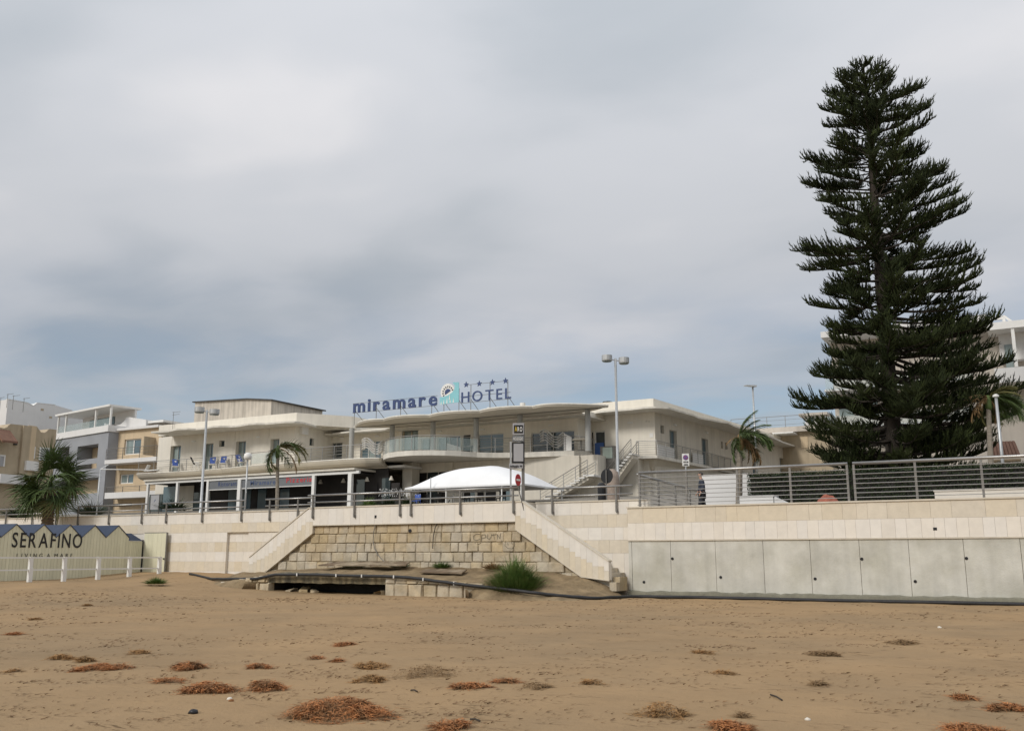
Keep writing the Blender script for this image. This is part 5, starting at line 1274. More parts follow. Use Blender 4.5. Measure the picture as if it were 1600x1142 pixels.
# ------------------------------------------------------------------ buildings on the right behind the pine
YH = 92
a, b = Pb(1185, 700, YH), Pb(1300, 700, YH)
T = thing('distant_house', 'distant beige house with a fenced roof terrace between hotel and pine', 'house', (a.x, YH, 4))
z0 = Pb(1230, 668, YH).z
obj('wall', MB().box(a.x - 3, b.x, YH, YH + 8, 4, z0 - .5), M['house_b'], T); obj('roof_slab', MB().box(a.x - 3.4, b.x + .3, YH - .6, YH + 8, z0 - .497, z0), M['house_p'], T)
railing(T, [Vector((a.x - 2.5, YH - .3, z0)), Vector((Pb(1258, 668, YH).x, YH - .3, z0))], 1.1, 2, 1.6, 'steel_dk')
p, q_ = Pb(1258, 668, YH), Pb(1288, 648, YH)
obj('stair_room', MB().box(p.x, q_.x, YH + .2, YH + 5, z0 + .003, q_.z), M['house_w'], T); obj('room_roof', MB().box(p.x - .5, q_.x + .3, YH - .2, YH + 5.3, q_.z + .003, q_.z + .25), M['house_p'], T)
p, q_ = Pb(1264, 660, YH), Pb(1270, 651, YH); obj('window', MB().box(p.x, q_.x, YH + .15, YH + .21, p.z, q_.z), M['glass'], T)
p, q_ = Pb(1207, 681, YH - 2), Pb(1239, 676, YH - 2); obj('awning', MB().box(p.x, q_.x, YH - 2, YH - .01, p.z + .3, q_.z), M['white_p'], T)
p, q_ = Pb(1252, 700, YH), Pb(1262, 682, YH); obj('shutter', MB().box(p.x, q_.x, YH - .05, YH - .003, p.z, q_.z), M['house_o'], T)
YA_ = 74
fa = face_front(YA_)
T = thing('apartment_block', 'tall pale apartment block behind the pine at the right edge', 'apartment block', (8, YA_, 4))
a = Pb(1283, 536, YA_); b = Pb(1345, 560, YA_)
x0, x1 = Pb(1302, 600, YA_).x, Pb(1760, 600, YA_).x
z3 = Pb(1330, 520, YA_ - 1.5).z
obj('wall', MB().box(x0, x1, YA_, YA_ + 12, 4, z3 - .3), M['house_p'], T)
obj('roof_slab', MB().box(Pb(1283, 535, YA_ - 2.2).x, Pb(1545, 520, YA_).x, YA_ - 2.2, YA_ + 12, z3 - .297, z3 + .15), M['house_w'], T)
for v0, v1 in ((592, 612), (655, 672)):
    p, q_ = Pb(1288, v1, YA_ - 2), Pb(1520, v0, YA_ - 2); obj('balcony_front', MB().box(p.x, q_.x, YA_ - 2, YA_ - 1.8, p.z, q_.z), M['house_w'], T); obj('balcony_floor', MB().box(p.x, q_.x, YA_ - 1.79, YA_ - .002, p.z, p.z + .2), M['house_w'], T)
    obj('glass_balustrade', MB().box(p.x + .1, q_.x, YA_ - 1.95, YA_ - 1.9, q_.z + .003, q_.z + .9), M['glass_p'], T)
for v0, v1 in ((548, 590), (618, 650)):
    for u0, u1 in ((1312, 1332), (1350, 1370)): 
        d = hole(u0, v0, u1, v1, YA_); obj('window', MB().box(d[0], d[1], YA_ - .06, YA_ - .003, d[2], d[3]), M['glass_c'], T)
# white upper floors at the far right
p, q_ = Pb(1556, 600, YA_ - 2.5), Pb(1800, 513, YA_ - 2.5)
z5 = Pb(1556, 576, YA_ - 2.5).z
obj('balcony_front', MB().box(p.x, q_.x, YA_ - 2.5, YA_ - 2.3, z5 - 1.0, z5), M['house_w'], T); obj('balcony_floor', MB().box(p.x, q_.x, YA_ - 2.29, YA_ - .002, z5 - 1.0, z5 - .75), M['house_w'], T)
zt = Pb(1570, 514, YA_ - 2.5).z
for u0, u1 in ((1583, 1588.5), (1640, 1646)): obj('pier', MB().box(Pb(u0, 550, YA_ - 2.5).x, Pb(u1, 550, YA_ - 2.5).x, YA_ - 2.52, YA_ - 2.2, z5, zt), M['white_p'], T)
obj('upper_wall', MB().box(p.x + .4, q_.x, YA_ - .9, YA_ - .01, z3 - 3, zt), M['house_w'], T)
obj('upper_roof', MB().box(p.x - .2, q_.x, YA_ - 2.6, YA_ + 4, zt + .003, zt + .5), M['white_p'], T)
d0 = (Pb(1570, 550, YA_ - .95).x, Pb(1582, 550, YA_ - .95).x); obj('window', MB().box(d0[0], d0[1], YA_ - .96, YA_ - .902, z5 + .1, z5 + 1.9), M['glass_c'], T)
g0, g1 = Pb(1530, 497, YA_ + 1), Pb(1571, 499, YA_ + 1)
obj('roof_frame', MB().box(g0.x, g1.x, YA_ + 1, YA_ + 1.2, g0.z - .25, g0.z).box(g1.x - .2, g1.x, YA_ + 1, YA_ + 1.2, zt - 2, g0.z - .251).box(g0.x, g0.x + .2, YA_ + 1, YA_ + 1.2, zt - 2, g0.z - .251).prism([(g1.x - .2, YA_ + .98, g0.z), (g1.x - .02, YA_ + .98, g0.z), (g1.x + 1.3, YA_ + .98, zt + .4), (g1.x + 1.0, YA_ + .98, zt + .4)], (0, .01, 0)), M['white_p'], T)
# small tiled roof near the right lamp
p, q_ = Pb(1548, 706, 66), Pb(1592, 690, 66)
T = thing('tiled_shelter', 'small terracotta tiled roof corner beyond the hedge near the right lamp', 'shelter', (p.x, 66, 4))
for k in range(8):
    f_ = k / 8; obj('roof_tile', MB().tube([(p.x + (q_.x - p.x) * f_ + .1, 65.6, q_.z - .9 - .0 * f_), (p.x + (q_.x - p.x) * f_ * .9, 67.2, q_.z + .1)], .13, 6), M['terra'], T)
obj('beam', MB().box(p.x - .1, q_.x, 65.7, 67, q_.z - 1.15, q_.z - 1.05), M['house_o'], T); obj('post', MB().box(q_.x - 1.3, q_.x - 1.0, 65.8, 66.1, 4, q_.z - 1.16), M['house_p'], T)
# ------------------------------------------------------------------ vegetation
rg = random.Random(5)
def rvec(s): return Vector((rg.uniform(-s, s), rg.uniform(-s, s), rg.uniform(-s, s)))
class Tri:
    """many small faces, collected flat"""
    def __init__(s): s.v, s.f = [], []
    def spike(s, p, d, r, k=3):
        a = d.cross(Vector((.3, .5, .81))).normalized() * r; b = d.normalized().cross(a)
        o = len(s.v)
        for i in range(k):
            q = 2 * math.pi * i / k; s.v.append(tuple(p + a * math.cos(q) + b * math.sin(q)))
        s.v.append(tuple(p + d))
        for i in range(k): s.f.append((o + i, o + (i + 1) % k, o + k))
    def blade(s, p, d, w, bend, n=3):
        """ribbon from p along d, bending by the vector bend, width w tapering to a point"""
        side = d.cross(Vector((0, 0, 1))); 
        if side.length < 1e-3: side = Vector((1, 0, 0))
        side = (side.normalized() + rvec(.5)).normalized() * w
        o = len(s.v)
        for i in range(n + 1):
            t = i / n; c = p + d * t + bend * t * t; ww = side * (1 - t) ** .6 if i < n else side * 0.02
            s.v += [tuple(c - ww), tuple(c + ww)]
        for i in range(n): s.f.append((o + 2 * i, o + 2 * i + 1, o + 2 * i + 3, o + 2 * i + 2))
# --- the big Norfolk pine
YP = 48.0
base = Pd(1400, 735, YP); bx, by = base.x, base.y
sil = [(92, 1352, 1376), (104, 1318, 1408), (120, 1312, 1428), (140, 1308, 1450), (160, 1300, 1452), (180, 1292, 1458), (208, 1284, 1466), (240, 1276, 1476), (262, 1270, 1488), (292, 1266, 1497), (320, 1263, 1492), (345, 1285, 1506), (378, 1246, 1517), (400, 1292, 1514),
       (425, 1300, 1548), (445, 1296, 1552), (465, 1274, 1535), (490, 1300, 1525), (520, 1305, 1560), (540, 1285, 1570), (575, 1262, 1566), (600, 1240, 1572), (615, 1236, 1575), (640, 1252, 1590), (660, 1270, 1572), (690, 1262, 1545), (712, 1285, 1530)]
prof = []
for v, ul, ur in sil:
    z = Pd(1390, v, YP).z
    uc = 1400 - (735 - v) / 648 * 37
    k = YP / F * 1.0
    sc = (Pd(uc + 100, v, YP) - Pd(uc, v, YP)).length / 100
    prof.append((z, (uc - ul) * sc, (ur - uc) * sc))
prof.sort()
ztop, zbot = prof[-1][0] - .40, ground_z(by)
T = thing('norfolk_pine', 'towering dark norfolk pine rising above the hedge on the right', 'tree', (bx, by, zbot))
mb = MB(); n = 14
for i in range(40):
    q = i / 39; z = zbot + (ztop - .2 - zbot) * q; r = .44 * (1 - q) ** .8 + .03
    for k in range(n):
        a = 2 * math.pi * k / n; rr = r * (1 + .08 * mn.noise(Vector((math.cos(a) * 2, math.sin(a) * 2, z * .8)))); mb.v.append((bx + rr * math.cos(a), by + rr * math.sin(a), z))
mb.f = [(i * n + k, i * n + (k + 1) % n, (i + 1) * n + (k + 1) % n, (i + 1) * n + k) for i in range(39) for k in range(n)]
obj('trunk', mb, M['bark'], T, smooth=True)
fol = Tri(); fol2 = Tri()
def rl_at(z):
    return interp(z, [(a, b) for a, b, c in prof]), interp(z, [(a, c) for a, b, c in prof])
z = zbot + .8; H_ = ztop - zbot
while z < ztop - .3:
    q = (z - zbot) / H_; nb = 12 if q < .3 else (11 if q < .85 else 9)
    ph = rg.uniform(0, 6.28)
    for k in range(nb):
        az = ph + 2 * math.pi * k / nb + rg.uniform(-.3, .3); c = math.cos(az - YAW)        # c: +1 towards the right of the picture
        zt = z + rg.uniform(-.38, .38)
        slope = (.20 * smooth01(q, .84, 1.0) + .15 * smooth01(q, .4, .85) - .04) + rg.uniform(-.13, .13)
        up = .03 + .10 * rg.random()
        wob = rg.uniform(-.25, .25); newg = rg.choice((.02, .05, .12, .3))
        rl, rr_ = rl_at(min(ztop, zt + .4)); L = (rl * (1 - c) + rr_ * (1 + c)) / 2 * (rg.uniform(.84, 1.04) if rg.random() > .3 else rg.uniform(.4, .75))
        L = max(min(L * (1.03 if q < .35 else 1.02) - .08, (ztop - zt) * 1.0 + .25), .3)
        hd = Vector((math.cos(az), math.sin(az), 0)); sd_ = Vector((-math.sin(az), math.cos(az), 0))
        def P(s): return Vector((bx, by, zt)) + hd * (L * s) + sd_ * (L * wob * s * s) + Vector((0, 0, L * (slope * s - .22 * s * (1 - s) * (1 - q) + up * s ** 3)))
        pts = [P(i / 6) for i in range(7)]
        obj('branch', MB().tube(pts, .035 + .018 * L * (1.1 - q), 4, .012, cap=False), M['bark'], T)
        s0 = (.20 if q < .3 else .25) + rg.uniform(-.08, .14)
        nbl = max(9, int(L * (1 - s0) / .046))
        for j in range(nbl):
            f_ = (j + rg.random()) / nbl; s = s0 + (1 - s0) * f_
            if f_ < .3 and rg.random() < .4: continue
            side = 1 if j % 2 else -1
            p = P(s); dirb = (P(min(1, s + .02)) - P(s - .02)).normalized()
            lb = (.30 + .11 * min(L, 5) * math.sin(math.pi * min(1, .18 + .72 * f_))) * rg.uniform(.7, 1.2)
            out = (dirb * rg.uniform(.25, 1.0) + sd_ * side * rg.uniform(.2, 1.0) + Vector((0, 0, rg.uniform(-.12, .75)))).normalized()
            bend = Vector((0, 0, lb * rg.uniform(.1, .5)))
            ns = max(4, int(lb / .062))
            for i in range(ns):
                t = (i + rg.random() * .6) / ns; pp = p + out * lb * t + bend * t * t
                dd = (out * rg.uniform(.35, .9) + Vector((0, 0, rg.uniform(.25, 1.0))) + rvec(.40)).normalized()
                (fol2 if rg.random() < newg else fol).spike(pp, dd * rg.uniform(.15, .32), rg.uniform(.022, .036))
            tip = p + out * lb + bend
            fol.spike(p, tip - p, .030)
    z += (.80 if q < .35 else .80 if q < .85 else .62) * rg.uniform(.85, 1.15)
for i in range(40):
    fol.spike(Vector((bx, by, ztop - rg.uniform(.1, 1.2))) + rvec(.05), (Vector((rg.uniform(-1, 1), rg.uniform(-1, 1), rg.uniform(.2, .9)))).normalized() * rg.uniform(.2, .5), .035)
cr = obj('crown', fol, M['pine'], T, kind='stuff'); obj('new_growth', fol2, M['pine_new'], T, kind='stuff')
for k in range(34):
    z = zbot + H_ * rg.uniform(.08, .8); az = YAW + rg.uniform(-2.9, -.2); L = rg.uniform(1.8, 4.6) * (1 - .5 * (z - zbot) / H_)
    hd = Vector((math.cos(az), math.sin(az), 0)); o_ = Vector((bx, by, z)); pts = [o_ + hd * (L * i / 5) + Vector((0, 0, -.10 * L * math.sin(3 * i / 5) + rg.uniform(-.05, .05))) for i in range(6)]
    mb = MB().tube(pts, .03, 4, .008)
    for i in (3, 4, 5): mb.tube([pts[i], pts[i] + hd * rg.uniform(.2, .5) + rvec(.35)], .010, 3, .004)
    obj('dead_branch', mb, M['deadwood'], T)

# --- feather palms
def frond_mesh(name, L, arch, leaf, m, n=34, twist=0.0, ragged=.0):
    """rachis along +x, arching down; leaflets hanging both sides"""
    t3 = Tri(); pts = []
    for i in range(n + 1):
        s = i / n; a = arch * s
        pts.append(Vector((L * (math.sin(a) / arch if arch else s), 0, L * ((math.cos(a) - 1) / arch if arch else 0))))
    mbt = MB().tube(pts[::3] + [pts[-1]], .028, 4, .006)
    o = len(t3.v); t3.v += mbt.v; t3.f += [tuple(i + o for i in f) for f in mbt.f]
    for i in range(3, n + 1):
        s = i / n; d = (pts[i] - pts[i - 1]).normalized()
        ll = leaf * (math.sin(math.pi * (.12 + .83 * s)) ** .6) * rg.uniform(.75, 1.15)
        if rg.random() < ragged: continue
        for sg in (-1, 1):
            v = (d * rg.uniform(.5, .9) + Vector((0, sg, 0)) * rg.uniform(.6, 1.0) + Vector((0, 0, rg.uniform(-.1, .35)))).normalized() * ll
            t3.blade(pts[i], v, .020, Vector((0, 0, -ll * rg.uniform(.25, .65))), 3)
    return mesh_of(name, t3, m)
def place(name, me, parent, loc, az, tilt, scale=1.0, roll=0.0):
    o = bpy.data.objects.new(name, me); COL.objects.link(o); o.parent = parent; g = ORG[parent.name]
    o.location = Vector(loc) - Vector(g); o.rotation_mode = 'ZYX'
    o.rotation_euler = (roll, -tilt, az); o.scale = (scale,) * 3; ORG[o.name] = g; return o
def palm(label, u, vb, vc, Y, r0, fr, L, leaf, lean=0.0, bark='bark_g'):
    p = Pd(u, vb, Y); c = Pd(u + lean, vc, Y); T = thing('palm_tree', label, 'palm tree', (p.x, p.y, ground_z(p.y)))
    pts = [Vector((p.x, p.y, ground_z(p.y))).lerp(c, i / 14) for i in range(15)]
    mb = MB()
    for i in range(14): mb.tube([pts[i], pts[i + 1]], r0 * (1.08 - .25 * i / 14), 9, r0 * (1.0 - .25 * i / 14), cap=False)
    obj('trunk', mb, M[bark], T)
    obj('crownshaft', MB().lathe(c - Vector((0, 0, .45)), [(r0 * .8, 0), (r0 * 1.25, .15), (r0 * 1.1, .4), (r0 * .5, .7)], 9), M['frond_d' if 'dead' in label else 'frond'], T, smooth=True)
    meshes = {}
    for az, tilt, sc, kind, arch in fr:
        key = (kind, arch)
        if key not in meshes: meshes[key] = frond_mesh('frond_leaf', L, arch, leaf, M[{'g': 'frond', 'd': 'frond_d', 'y': 'frond_y'}[kind]], ragged=.3 if kind == 'd' else .02)
        place('frond' if kind != 'd' else 'dry_frond', meshes[key], T, c + Vector((0, 0, .12)), az + YAW, tilt, sc * rg.uniform(.92, 1.08), rg.uniform(-.4, .4))
    return T
# azimuth 0 = right of the picture
palm('slim palm with a few wind-blown drooping fronds in front of the restaurant', 434, 790, 703, 49, .10,
     [(0.1, .95, 1.0, 'y', 1.9), (.35, .65, 1.0, 'y', 1.9), (-.5, .8, .9, 'g', 1.9), (3.1, .75, 1.0, 'g', 1.9), (2.8, .5, .95, 'g', 1.9), (3.5, .9, .95, 'y', 1.9), (1.5, .9, .8, 'g', 1.9), (4.6, .7, .8, 'g', 1.9), (.05, -.1, 1.0, 'd', 1.2), (0.0, .55, 1.0, 'y', 1.9)], 1.7, .52)
frs = [(rg.uniform(0, 6.28), rg.uniform(.75, 1.45), rg.uniform(.8, 1.1), 'g', .9) for _ in range(16)]
frs += [(rg.uniform(-.9, .9), rg.uniform(.15, .8), rg.uniform(.9, 1.15), 'g', 1.9) for _ in range(8)] + [(rg.uniform(-.5, .5), rg.uniform(-.75, -.2), rg.uniform(.8, 1.1), 'd', 1.2) for _ in range(9)] + [(3 + rg.uniform(-.5, .5), .4, .6, 'g', 1.3), (3.1, -.3, .5, 'd', 1.2)]
palm('palm with a beard of dead brown fronds before the right hotel wing', 1153, 780, 688, 39.5, .14, frs, 1.38, .36, 3)
frs = [(rg.uniform(-.9, .9), rg.uniform(.1, 1.0), rg.uniform(.85, 1.1), 'g', 1.7) for _ in range(14)] + [(rg.uniform(0, 6.28), rg.uniform(.6, 1.3), .8, 'y', 1.3) for _ in range(6)] + [(math.pi + rg.uniform(-.7, .7), rg.uniform(-.7, .4), rg.uniform(.5, .8), 'd', 1.2) for _ in range(7)] + [(rg.uniform(-.5, .5), -.8, .7, 'd', 1.2) for _ in range(4)]
palm('palm leaning against the pine at the right edge with windswept fronds', 1548, 765, 626, 43, .13, frs, 1.75, .5, -4)

# --- fan palm at the left
YF = 50.0
c0 = Pd(80, 757, YF); g0_ = .4
T = thing('fan_palm', 'bushy green fan palm with a stout trunk behind the beach huts', 'palm tree', (c0.x, c0.y, g0_))
mb = MB(); rnd2 = random.Random(2)
for i in range(26):
    z = g0_ + (c0.z - .2 - g0_) * i / 26; r = .27 * (1 + .12 * rnd2.random()); mb.lathe((c0.x, c0.y, z), [(r * .9, 0), (r * 1.12, .12), (r * .86, .2)], 10)
obj('trunk', mb, M['bark_p'], T)
def fan_leaf(name, m, n=24, Rr=1.0, droop=.25):
    t3 = Tri(); mbt = MB().tube([(0, 0, 0), (.35, 0, .02), (1.0, 0, .0)], .022, 4, .012); t3.v += mbt.v; t3.f += mbt.f
    for i in range(n):
        a = -2.0 + 4.0 * i / (n - 1); ll = Rr * (.62 + .38 * math.cos(a * .55)) * rg.uniform(.9, 1.08)
        d = Vector((math.cos(a), math.sin(a), .12 * math.cos(a))) * ll
        t3.blade(Vector((.97, 0, 0)), d,   .034, Vector((0, 0, -ll * rg.uniform(droop * .6, droop * 1.8))), 4)
    return mesh_of(name, t3, m)
fm = [fan_leaf('fan_leaf', M['frond'], droop=.22), fan_leaf('fan_leaf', M['frond'], droop=.45), fan_leaf('fan_leaf', M['frond_y'], droop=.6)]
for i in range(58):
    q = i / 57; tilt = 1.35 - 2.05 * q + rg.uniform(-.15, .15); az = i * 2.39996 + rg.uniform(-.2, .2)
    me = fm[0] if q < .45 else (fm[1] if q < .85 or rg.random() < .5 else fm[2])
    place('leaf', me, T, c0 + Vector((0, 0, .25 - .5 * q)), az, tilt, rg.uniform(.92, 1.32), rg.uniform(-.8, .8))

# --- bushes
def bush(name, label, c, r, h, n, m, ln, w, spread=1.0, cat='bush', solo_=True):
    T = thing(name, label, cat, tuple(c)); t3 = Tri()
    for _ in range(n):
        a = rg.uniform(0, 6.28); q = math.sqrt(rg.random()); 
        p = Vector(c) + Vector((r * .75 * q * math.cos(a), r * .75 * q * math.sin(a), rg.random() ** 1.5 * h * .55 * (1 - q * q)))
        d = Vector((math.cos(a) * q * spread, math.sin(a) * q * spread, rg.uniform(.55, 1.2))) + rvec(.35); d = d.normalized() * ln * rg.uniform(.6, 1.2)
        t3.blade(p, d, w, Vector((d.x * .3, d.y * .3, -ln * .12)), 3)
    obj('foliage', t3, m, T, kind='stuff'); return T
p = Pz(799, 930, .16); bush('bush', 'rounded grassy green bush growing on the sand beside the black pipe', (p.x, p.y + .3, .12), .95, 1.7, 6500, M['bush'], .70, .010, .75)
p = Pz(243, 910, .47); bush('weed_tuft', 'small green weed tuft at the foot of the last white fence post', (p.x, p.y, .42), .38, .2, 420, M['bush'], .26, .014, 1.4, 'plant')
for u, v, r, lab in ((552, 881, .5, 'low weeds sprouting behind the large metal plate'), (622, 882, .4, 'small weeds at the wall foot right of the large metal plate'), (690, 886, .3, 'tiny weeds at the foot of the wall above the small metal plate'), (770, 890, .35, 'brownish weeds at the wall foot just above the round bush')):
    p = Pb(u, v, 31.6); bush('weed_tuft', lab, (p.x, 31.6, interp(p.x, DB) - .02), r, .1, 420, M['bush' if u < 700 else 'weed_p'], .27, .010, 1.2, 'plant')
for u, v, b, r, lab, m_ in ((275, 790, 50.5, .85, 'spiky dark cycad between the notice board and the lamp post', 'hedge'), (142, 795, 40, .8, 'spiky dark agave right of the fan palm', 'hedge'), (30, 800, 40, .6, 'low dark shrub left of the fan palm trunk', 'hedge')):
    p = Pb(u, v, b); bush('spiky_plant', lab, (p.x, b, p.z - .35), r, .5, 300, M[m_], .95, .035, 1.7, 'plant')
for u, v, r, lab, m_, n_ in ((577, 786, .5, 'low yellow-green shrub behind the parapet rail', 'bush', 500), (606, 786, .62, 'dark flowering shrub left of the tent', 'hedge', 900), (636, 786, .62, 'dark shrub with pale flower tips beside the tent corner', 'hedge', 900)):
    p = Pb(u, v, 48); T = bush('shrub', lab, (p.x, 48, p.z - .4), r, 1.1, n_, M[m_], .45, .02)
    if m_ == 'hedge':
        t3 = Tri()
        for _ in range(70):
            q = Vector((p.x + rg.uniform(-r, r), 48 + rg.uniform(-r, r), p.z + .55 + rg.uniform(-.15, .3))); t3.spike(q, Vector((rg.uniform(-.05, .05), 0, .09)), .022)
        obj('flowers', t3, M['white_p'], T, kind='stuff')
# --- clipped hedge
yh0, yh1 = 38.4, 39.9
zt0, zt1 = Pb(1180, 737, yh0).z, Pb(1580, 725.5, yh0).z; zh_ = (zt0 + zt1) / 2
hx0, hx1 = Pb(1166, 737, yh0).x, Pb(1740, 737, yh0).x
T = thing('hedge', 'long dark clipped hedge behind the tall railings', 'hedge', ((hx0 + hx1) / 2, yh0, 3.1))
obj('dark_core', MB().box(hx0 + .12, hx1, yh0 + .15, yh1 - .1, 3.1, zh_ - .12), M['dark'], T)  # solid near-black box, painting in the shade behind the leaves
t3 = Tri()
for _ in range(30000):
    f_ = rg.random()
    if f_ < .66: p = Vector((rg.uniform(hx0, hx1), yh0 + abs(rg.gauss(0, .07)), rg.uniform(3.1, zh_)))
    elif f_ < .95: p = Vector((rg.uniform(hx0, hx1), rg.uniform(yh0, yh1), zh_ - .04 + rg.gauss(0, .035)))
    else: p = Vector((hx0 + abs(rg.gauss(0, .06)), rg.uniform(yh0, yh1), rg.uniform(3.1, zh_)))
    p += Vector((0, 0, .05 * mn.noise(Vector((p.x * .8, 0, 1)))))
    d = rvec(1).normalized() * rg.uniform(.05, .09); t3.blade(p, d, .022, rvec(.02), 1)
obj('leaves', t3, M['hedge'], T, kind='stuff')

# ------------------------------------------------------------------ seaweed on the sand
def clump(label, u0, v0, u1, v1, m='weed', dens=1.0, seed=0, group=None, hgt=None):
    r_ = random.Random(seed)
    a, b = Pz(u0, v1, .0), Pz(u1, v1, .0); far = Pz((u0 + u1) / 2, v0, .0)
    cw = (b - a).length; c = Pz((u0 + u1) / 2, v1, .0); fwd = Vector((c.x, c.y, 0)).normalized(); rt = Vector((fwd.y, -fwd.x, 0))
    pxm = cw / (u1 - u0); hpx = (v1 - v0) * pxm
    hz = hgt if hgt is not None else min(.65 * hpx, .15); dp = max(.15, min(1.1 * cw, (hpx - .6 * hz) * c.length / 1.5))
    c = c + fwd * dp / 2; c.z = sand_z(c.x, c.y)
    t3 = Tri(); n = int(min(4200, max(120, 2600 * cw * dp ** .5 * dens)))
    lobes = [(r_.uniform(-.8, .8), r_.uniform(-.8, .8), r_.uniform(.12, .42)) for _ in range(9)] + [(r_.uniform(-.3, .3), r_.uniform(-.3, .3), .5), (r_.uniform(-.3, .3), r_.uniform(-.3, .3), .35), (0, 0, 1.15)]
    lobes = lobes[:-1] * 3 + lobes[-1:]
    for _ in range(n):
        lx, ly, lr = r_.choice(lobes); q = math.sqrt(r_.random()) * lr; an = r_.uniform(0, 6.28)
        sx_, sy_ = lx * (1 - lr * .4) + q * math.cos(an), ly * (1 - lr * .4) + q * math.sin(an)
        rr = min(1, math.hypot(sx_, sy_)); h = hz * (1 - rr ** 1.5) * r_.random() ** .7
        p = c + rt * (sx_ * cw * .56) + fwd * (sy_ * dp * .56); p.z = sand_z(p.x, p.y) + h + .004
        an = r_.uniform(0, 6.28); ln = r_.uniform(.05, .13)
        d = Vector((math.cos(an), math.sin(an), r_.uniform(-.15, .5 if h > .01 else .12))) * ln
        t3.blade(p, d, r_.uniform(.003, .006), Vector((r_.uniform(-.03, .03), r_.uniform(-.03, .03), -.04 * (h > .02))), 3)
    T = thing('seaweed_clump', label, 'seaweed', tuple(c), group or 'seaweed clumps washed up on the sand')
    obj('fibres', t3, M[m], T, kind='stuff'); return T
CL = [((436, 1083, 614, 1131), 'biggest rusty-brown seaweed mat, spread out low in the centre-left foreground', 'weed', 1.3),
      ((280, 1064, 373, 1088), 'thick oval brown seaweed heap beside the white shell', 'weed', 1.2),
      ((266, 1032, 325, 1049), 'mounded brown seaweed heap straight above the oval heap', 'weed', 1.2),
      ((114, 1036, 203, 1050), 'long brown seaweed heap tapering to the right at far left', 'weed', 1.2),
      ((73, 1020, 117, 1032), 'olive-brown seaweed heap, upper left one of a touching pair', 'weed_o', 1.1),
      ((113, 1022, 147, 1036), 'olive-brown seaweed heap, right one of a touching pair', 'weed_o', 1.1),
      ((378, 1055, 448, 1082), 'peaked rusty seaweed heap left above the biggest mat', 'weed', 1.1),
      ((385, 1036, 428, 1046), 'flat orange seaweed patch above the peaked heap', 'weed', .9),
      ((237, 1058, 292, 1069), 'thin brown seaweed strip running into the oval heap', 'weed', .5),
      ((8, 987, 40, 993), 'small reddish seaweed strip near the left edge', 'weed', .9),
      ((196, 1017, 236, 1025), 'small dark-ended seaweed strip below a long crumb line', 'weed_o', .7),
      ((43, 964, 65, 968), 'tiny brown seaweed strip high up at the left', 'weed_o', .9),
      ((127, 942, 147, 947), 'tiny seaweed tuft near the top of the sand at the left', 'weed_o', .9),
      ((8, 1042, 30, 1050), 'faint brown seaweed scrap at the left edge', 'weed_o', .5),
      ((520, 1003, 554, 1011), 'small orange-brown seaweed tuft alone in the middle of the sand', 'weed', 1.0),
      ((478, 1023, 506, 1030), 'thin orange seaweed scrap, upper left of a diagonal pair', 'weed', .7),
      ((514, 1030, 541, 1036), 'thin orange seaweed scrap, lower right of a diagonal pair', 'weed', .8),
      ((548, 1033, 610, 1046), 'flat olive seaweed patch with a ragged outline at the centre', 'weed_o', .7),
      ((553, 1050, 604, 1066), 'golden-brown seaweed heap above the biggest mat', 'weed_o', 1.2),
      ((604, 1036, 716, 1059), 'wide thin scatter of yellowish seaweed right of the golden-brown heap', 'weed_p', .28),
      ((701, 1064, 771, 1077), 'spindle-shaped brown seaweed strip right of centre', 'weed', 1.1),
      ((768, 1058, 812, 1067), 'thinner brown seaweed strip touching the spindle-shaped one', 'weed', .8),
      ((810, 1064, 860, 1076), 'pale sparse seaweed trail at the end of the spindle strips', 'weed_p', .4),
      ((675, 1128, 752, 1146), 'rusty seaweed heap cut by the bottom edge at the centre', 'weed', 1.3),
      ((990, 1094, 1078, 1123), 'ragged orange and olive seaweed patch in the right-centre foreground', 'weed_o', .6),
      ((1095, 1126, 1186, 1146), 'dark brown seaweed heap at the bottom edge right of centre', 'weed', 1.3),
      ((1148, 1112, 1177, 1121), 'small faded seaweed tuft just above the dark bottom heap', 'weed_p', .8),
      ((1490, 1084, 1531, 1095), 'small orange seaweed tuft at the right', 'weed', .9),
      ((1543, 1096, 1604, 1111), 'orange-brown seaweed strip cut by the right edge', 'weed', 1.1),
      ((1473, 1130, 1577, 1150), 'rusty seaweed heap at the bottom right corner', 'weed', 1.3),
      ((1259, 1014, 1316, 1025), 'pale sandy weed mound in the middle right of the sand', 'weed_p', .8),
      ((1078, 1015, 1124, 1022), 'faint brown seaweed line left of the pale mound', 'weed_o', .6),
      ((1107, 1047, 1148, 1053), 'dark thin seaweed line in the right half', 'weed_o', .7),
      ((1262, 1060, 1299, 1070), 'pale brown seaweed tuft below the pale mound', 'weed_p', .8),
      ((1384, 998, 1436, 1009), 'faint sandy weed drift towards the right edge', 'weed_p', .6),
      ((900, 1060, 948, 1069), 'dull brown seaweed scrap between the spindle strips and the ragged patch', 'weed_o', .5)]
for k, (bxs, lab, m_, de) in enumerate(CL): clump(lab, *bxs, m=m_, dens=de, seed=100 + k)
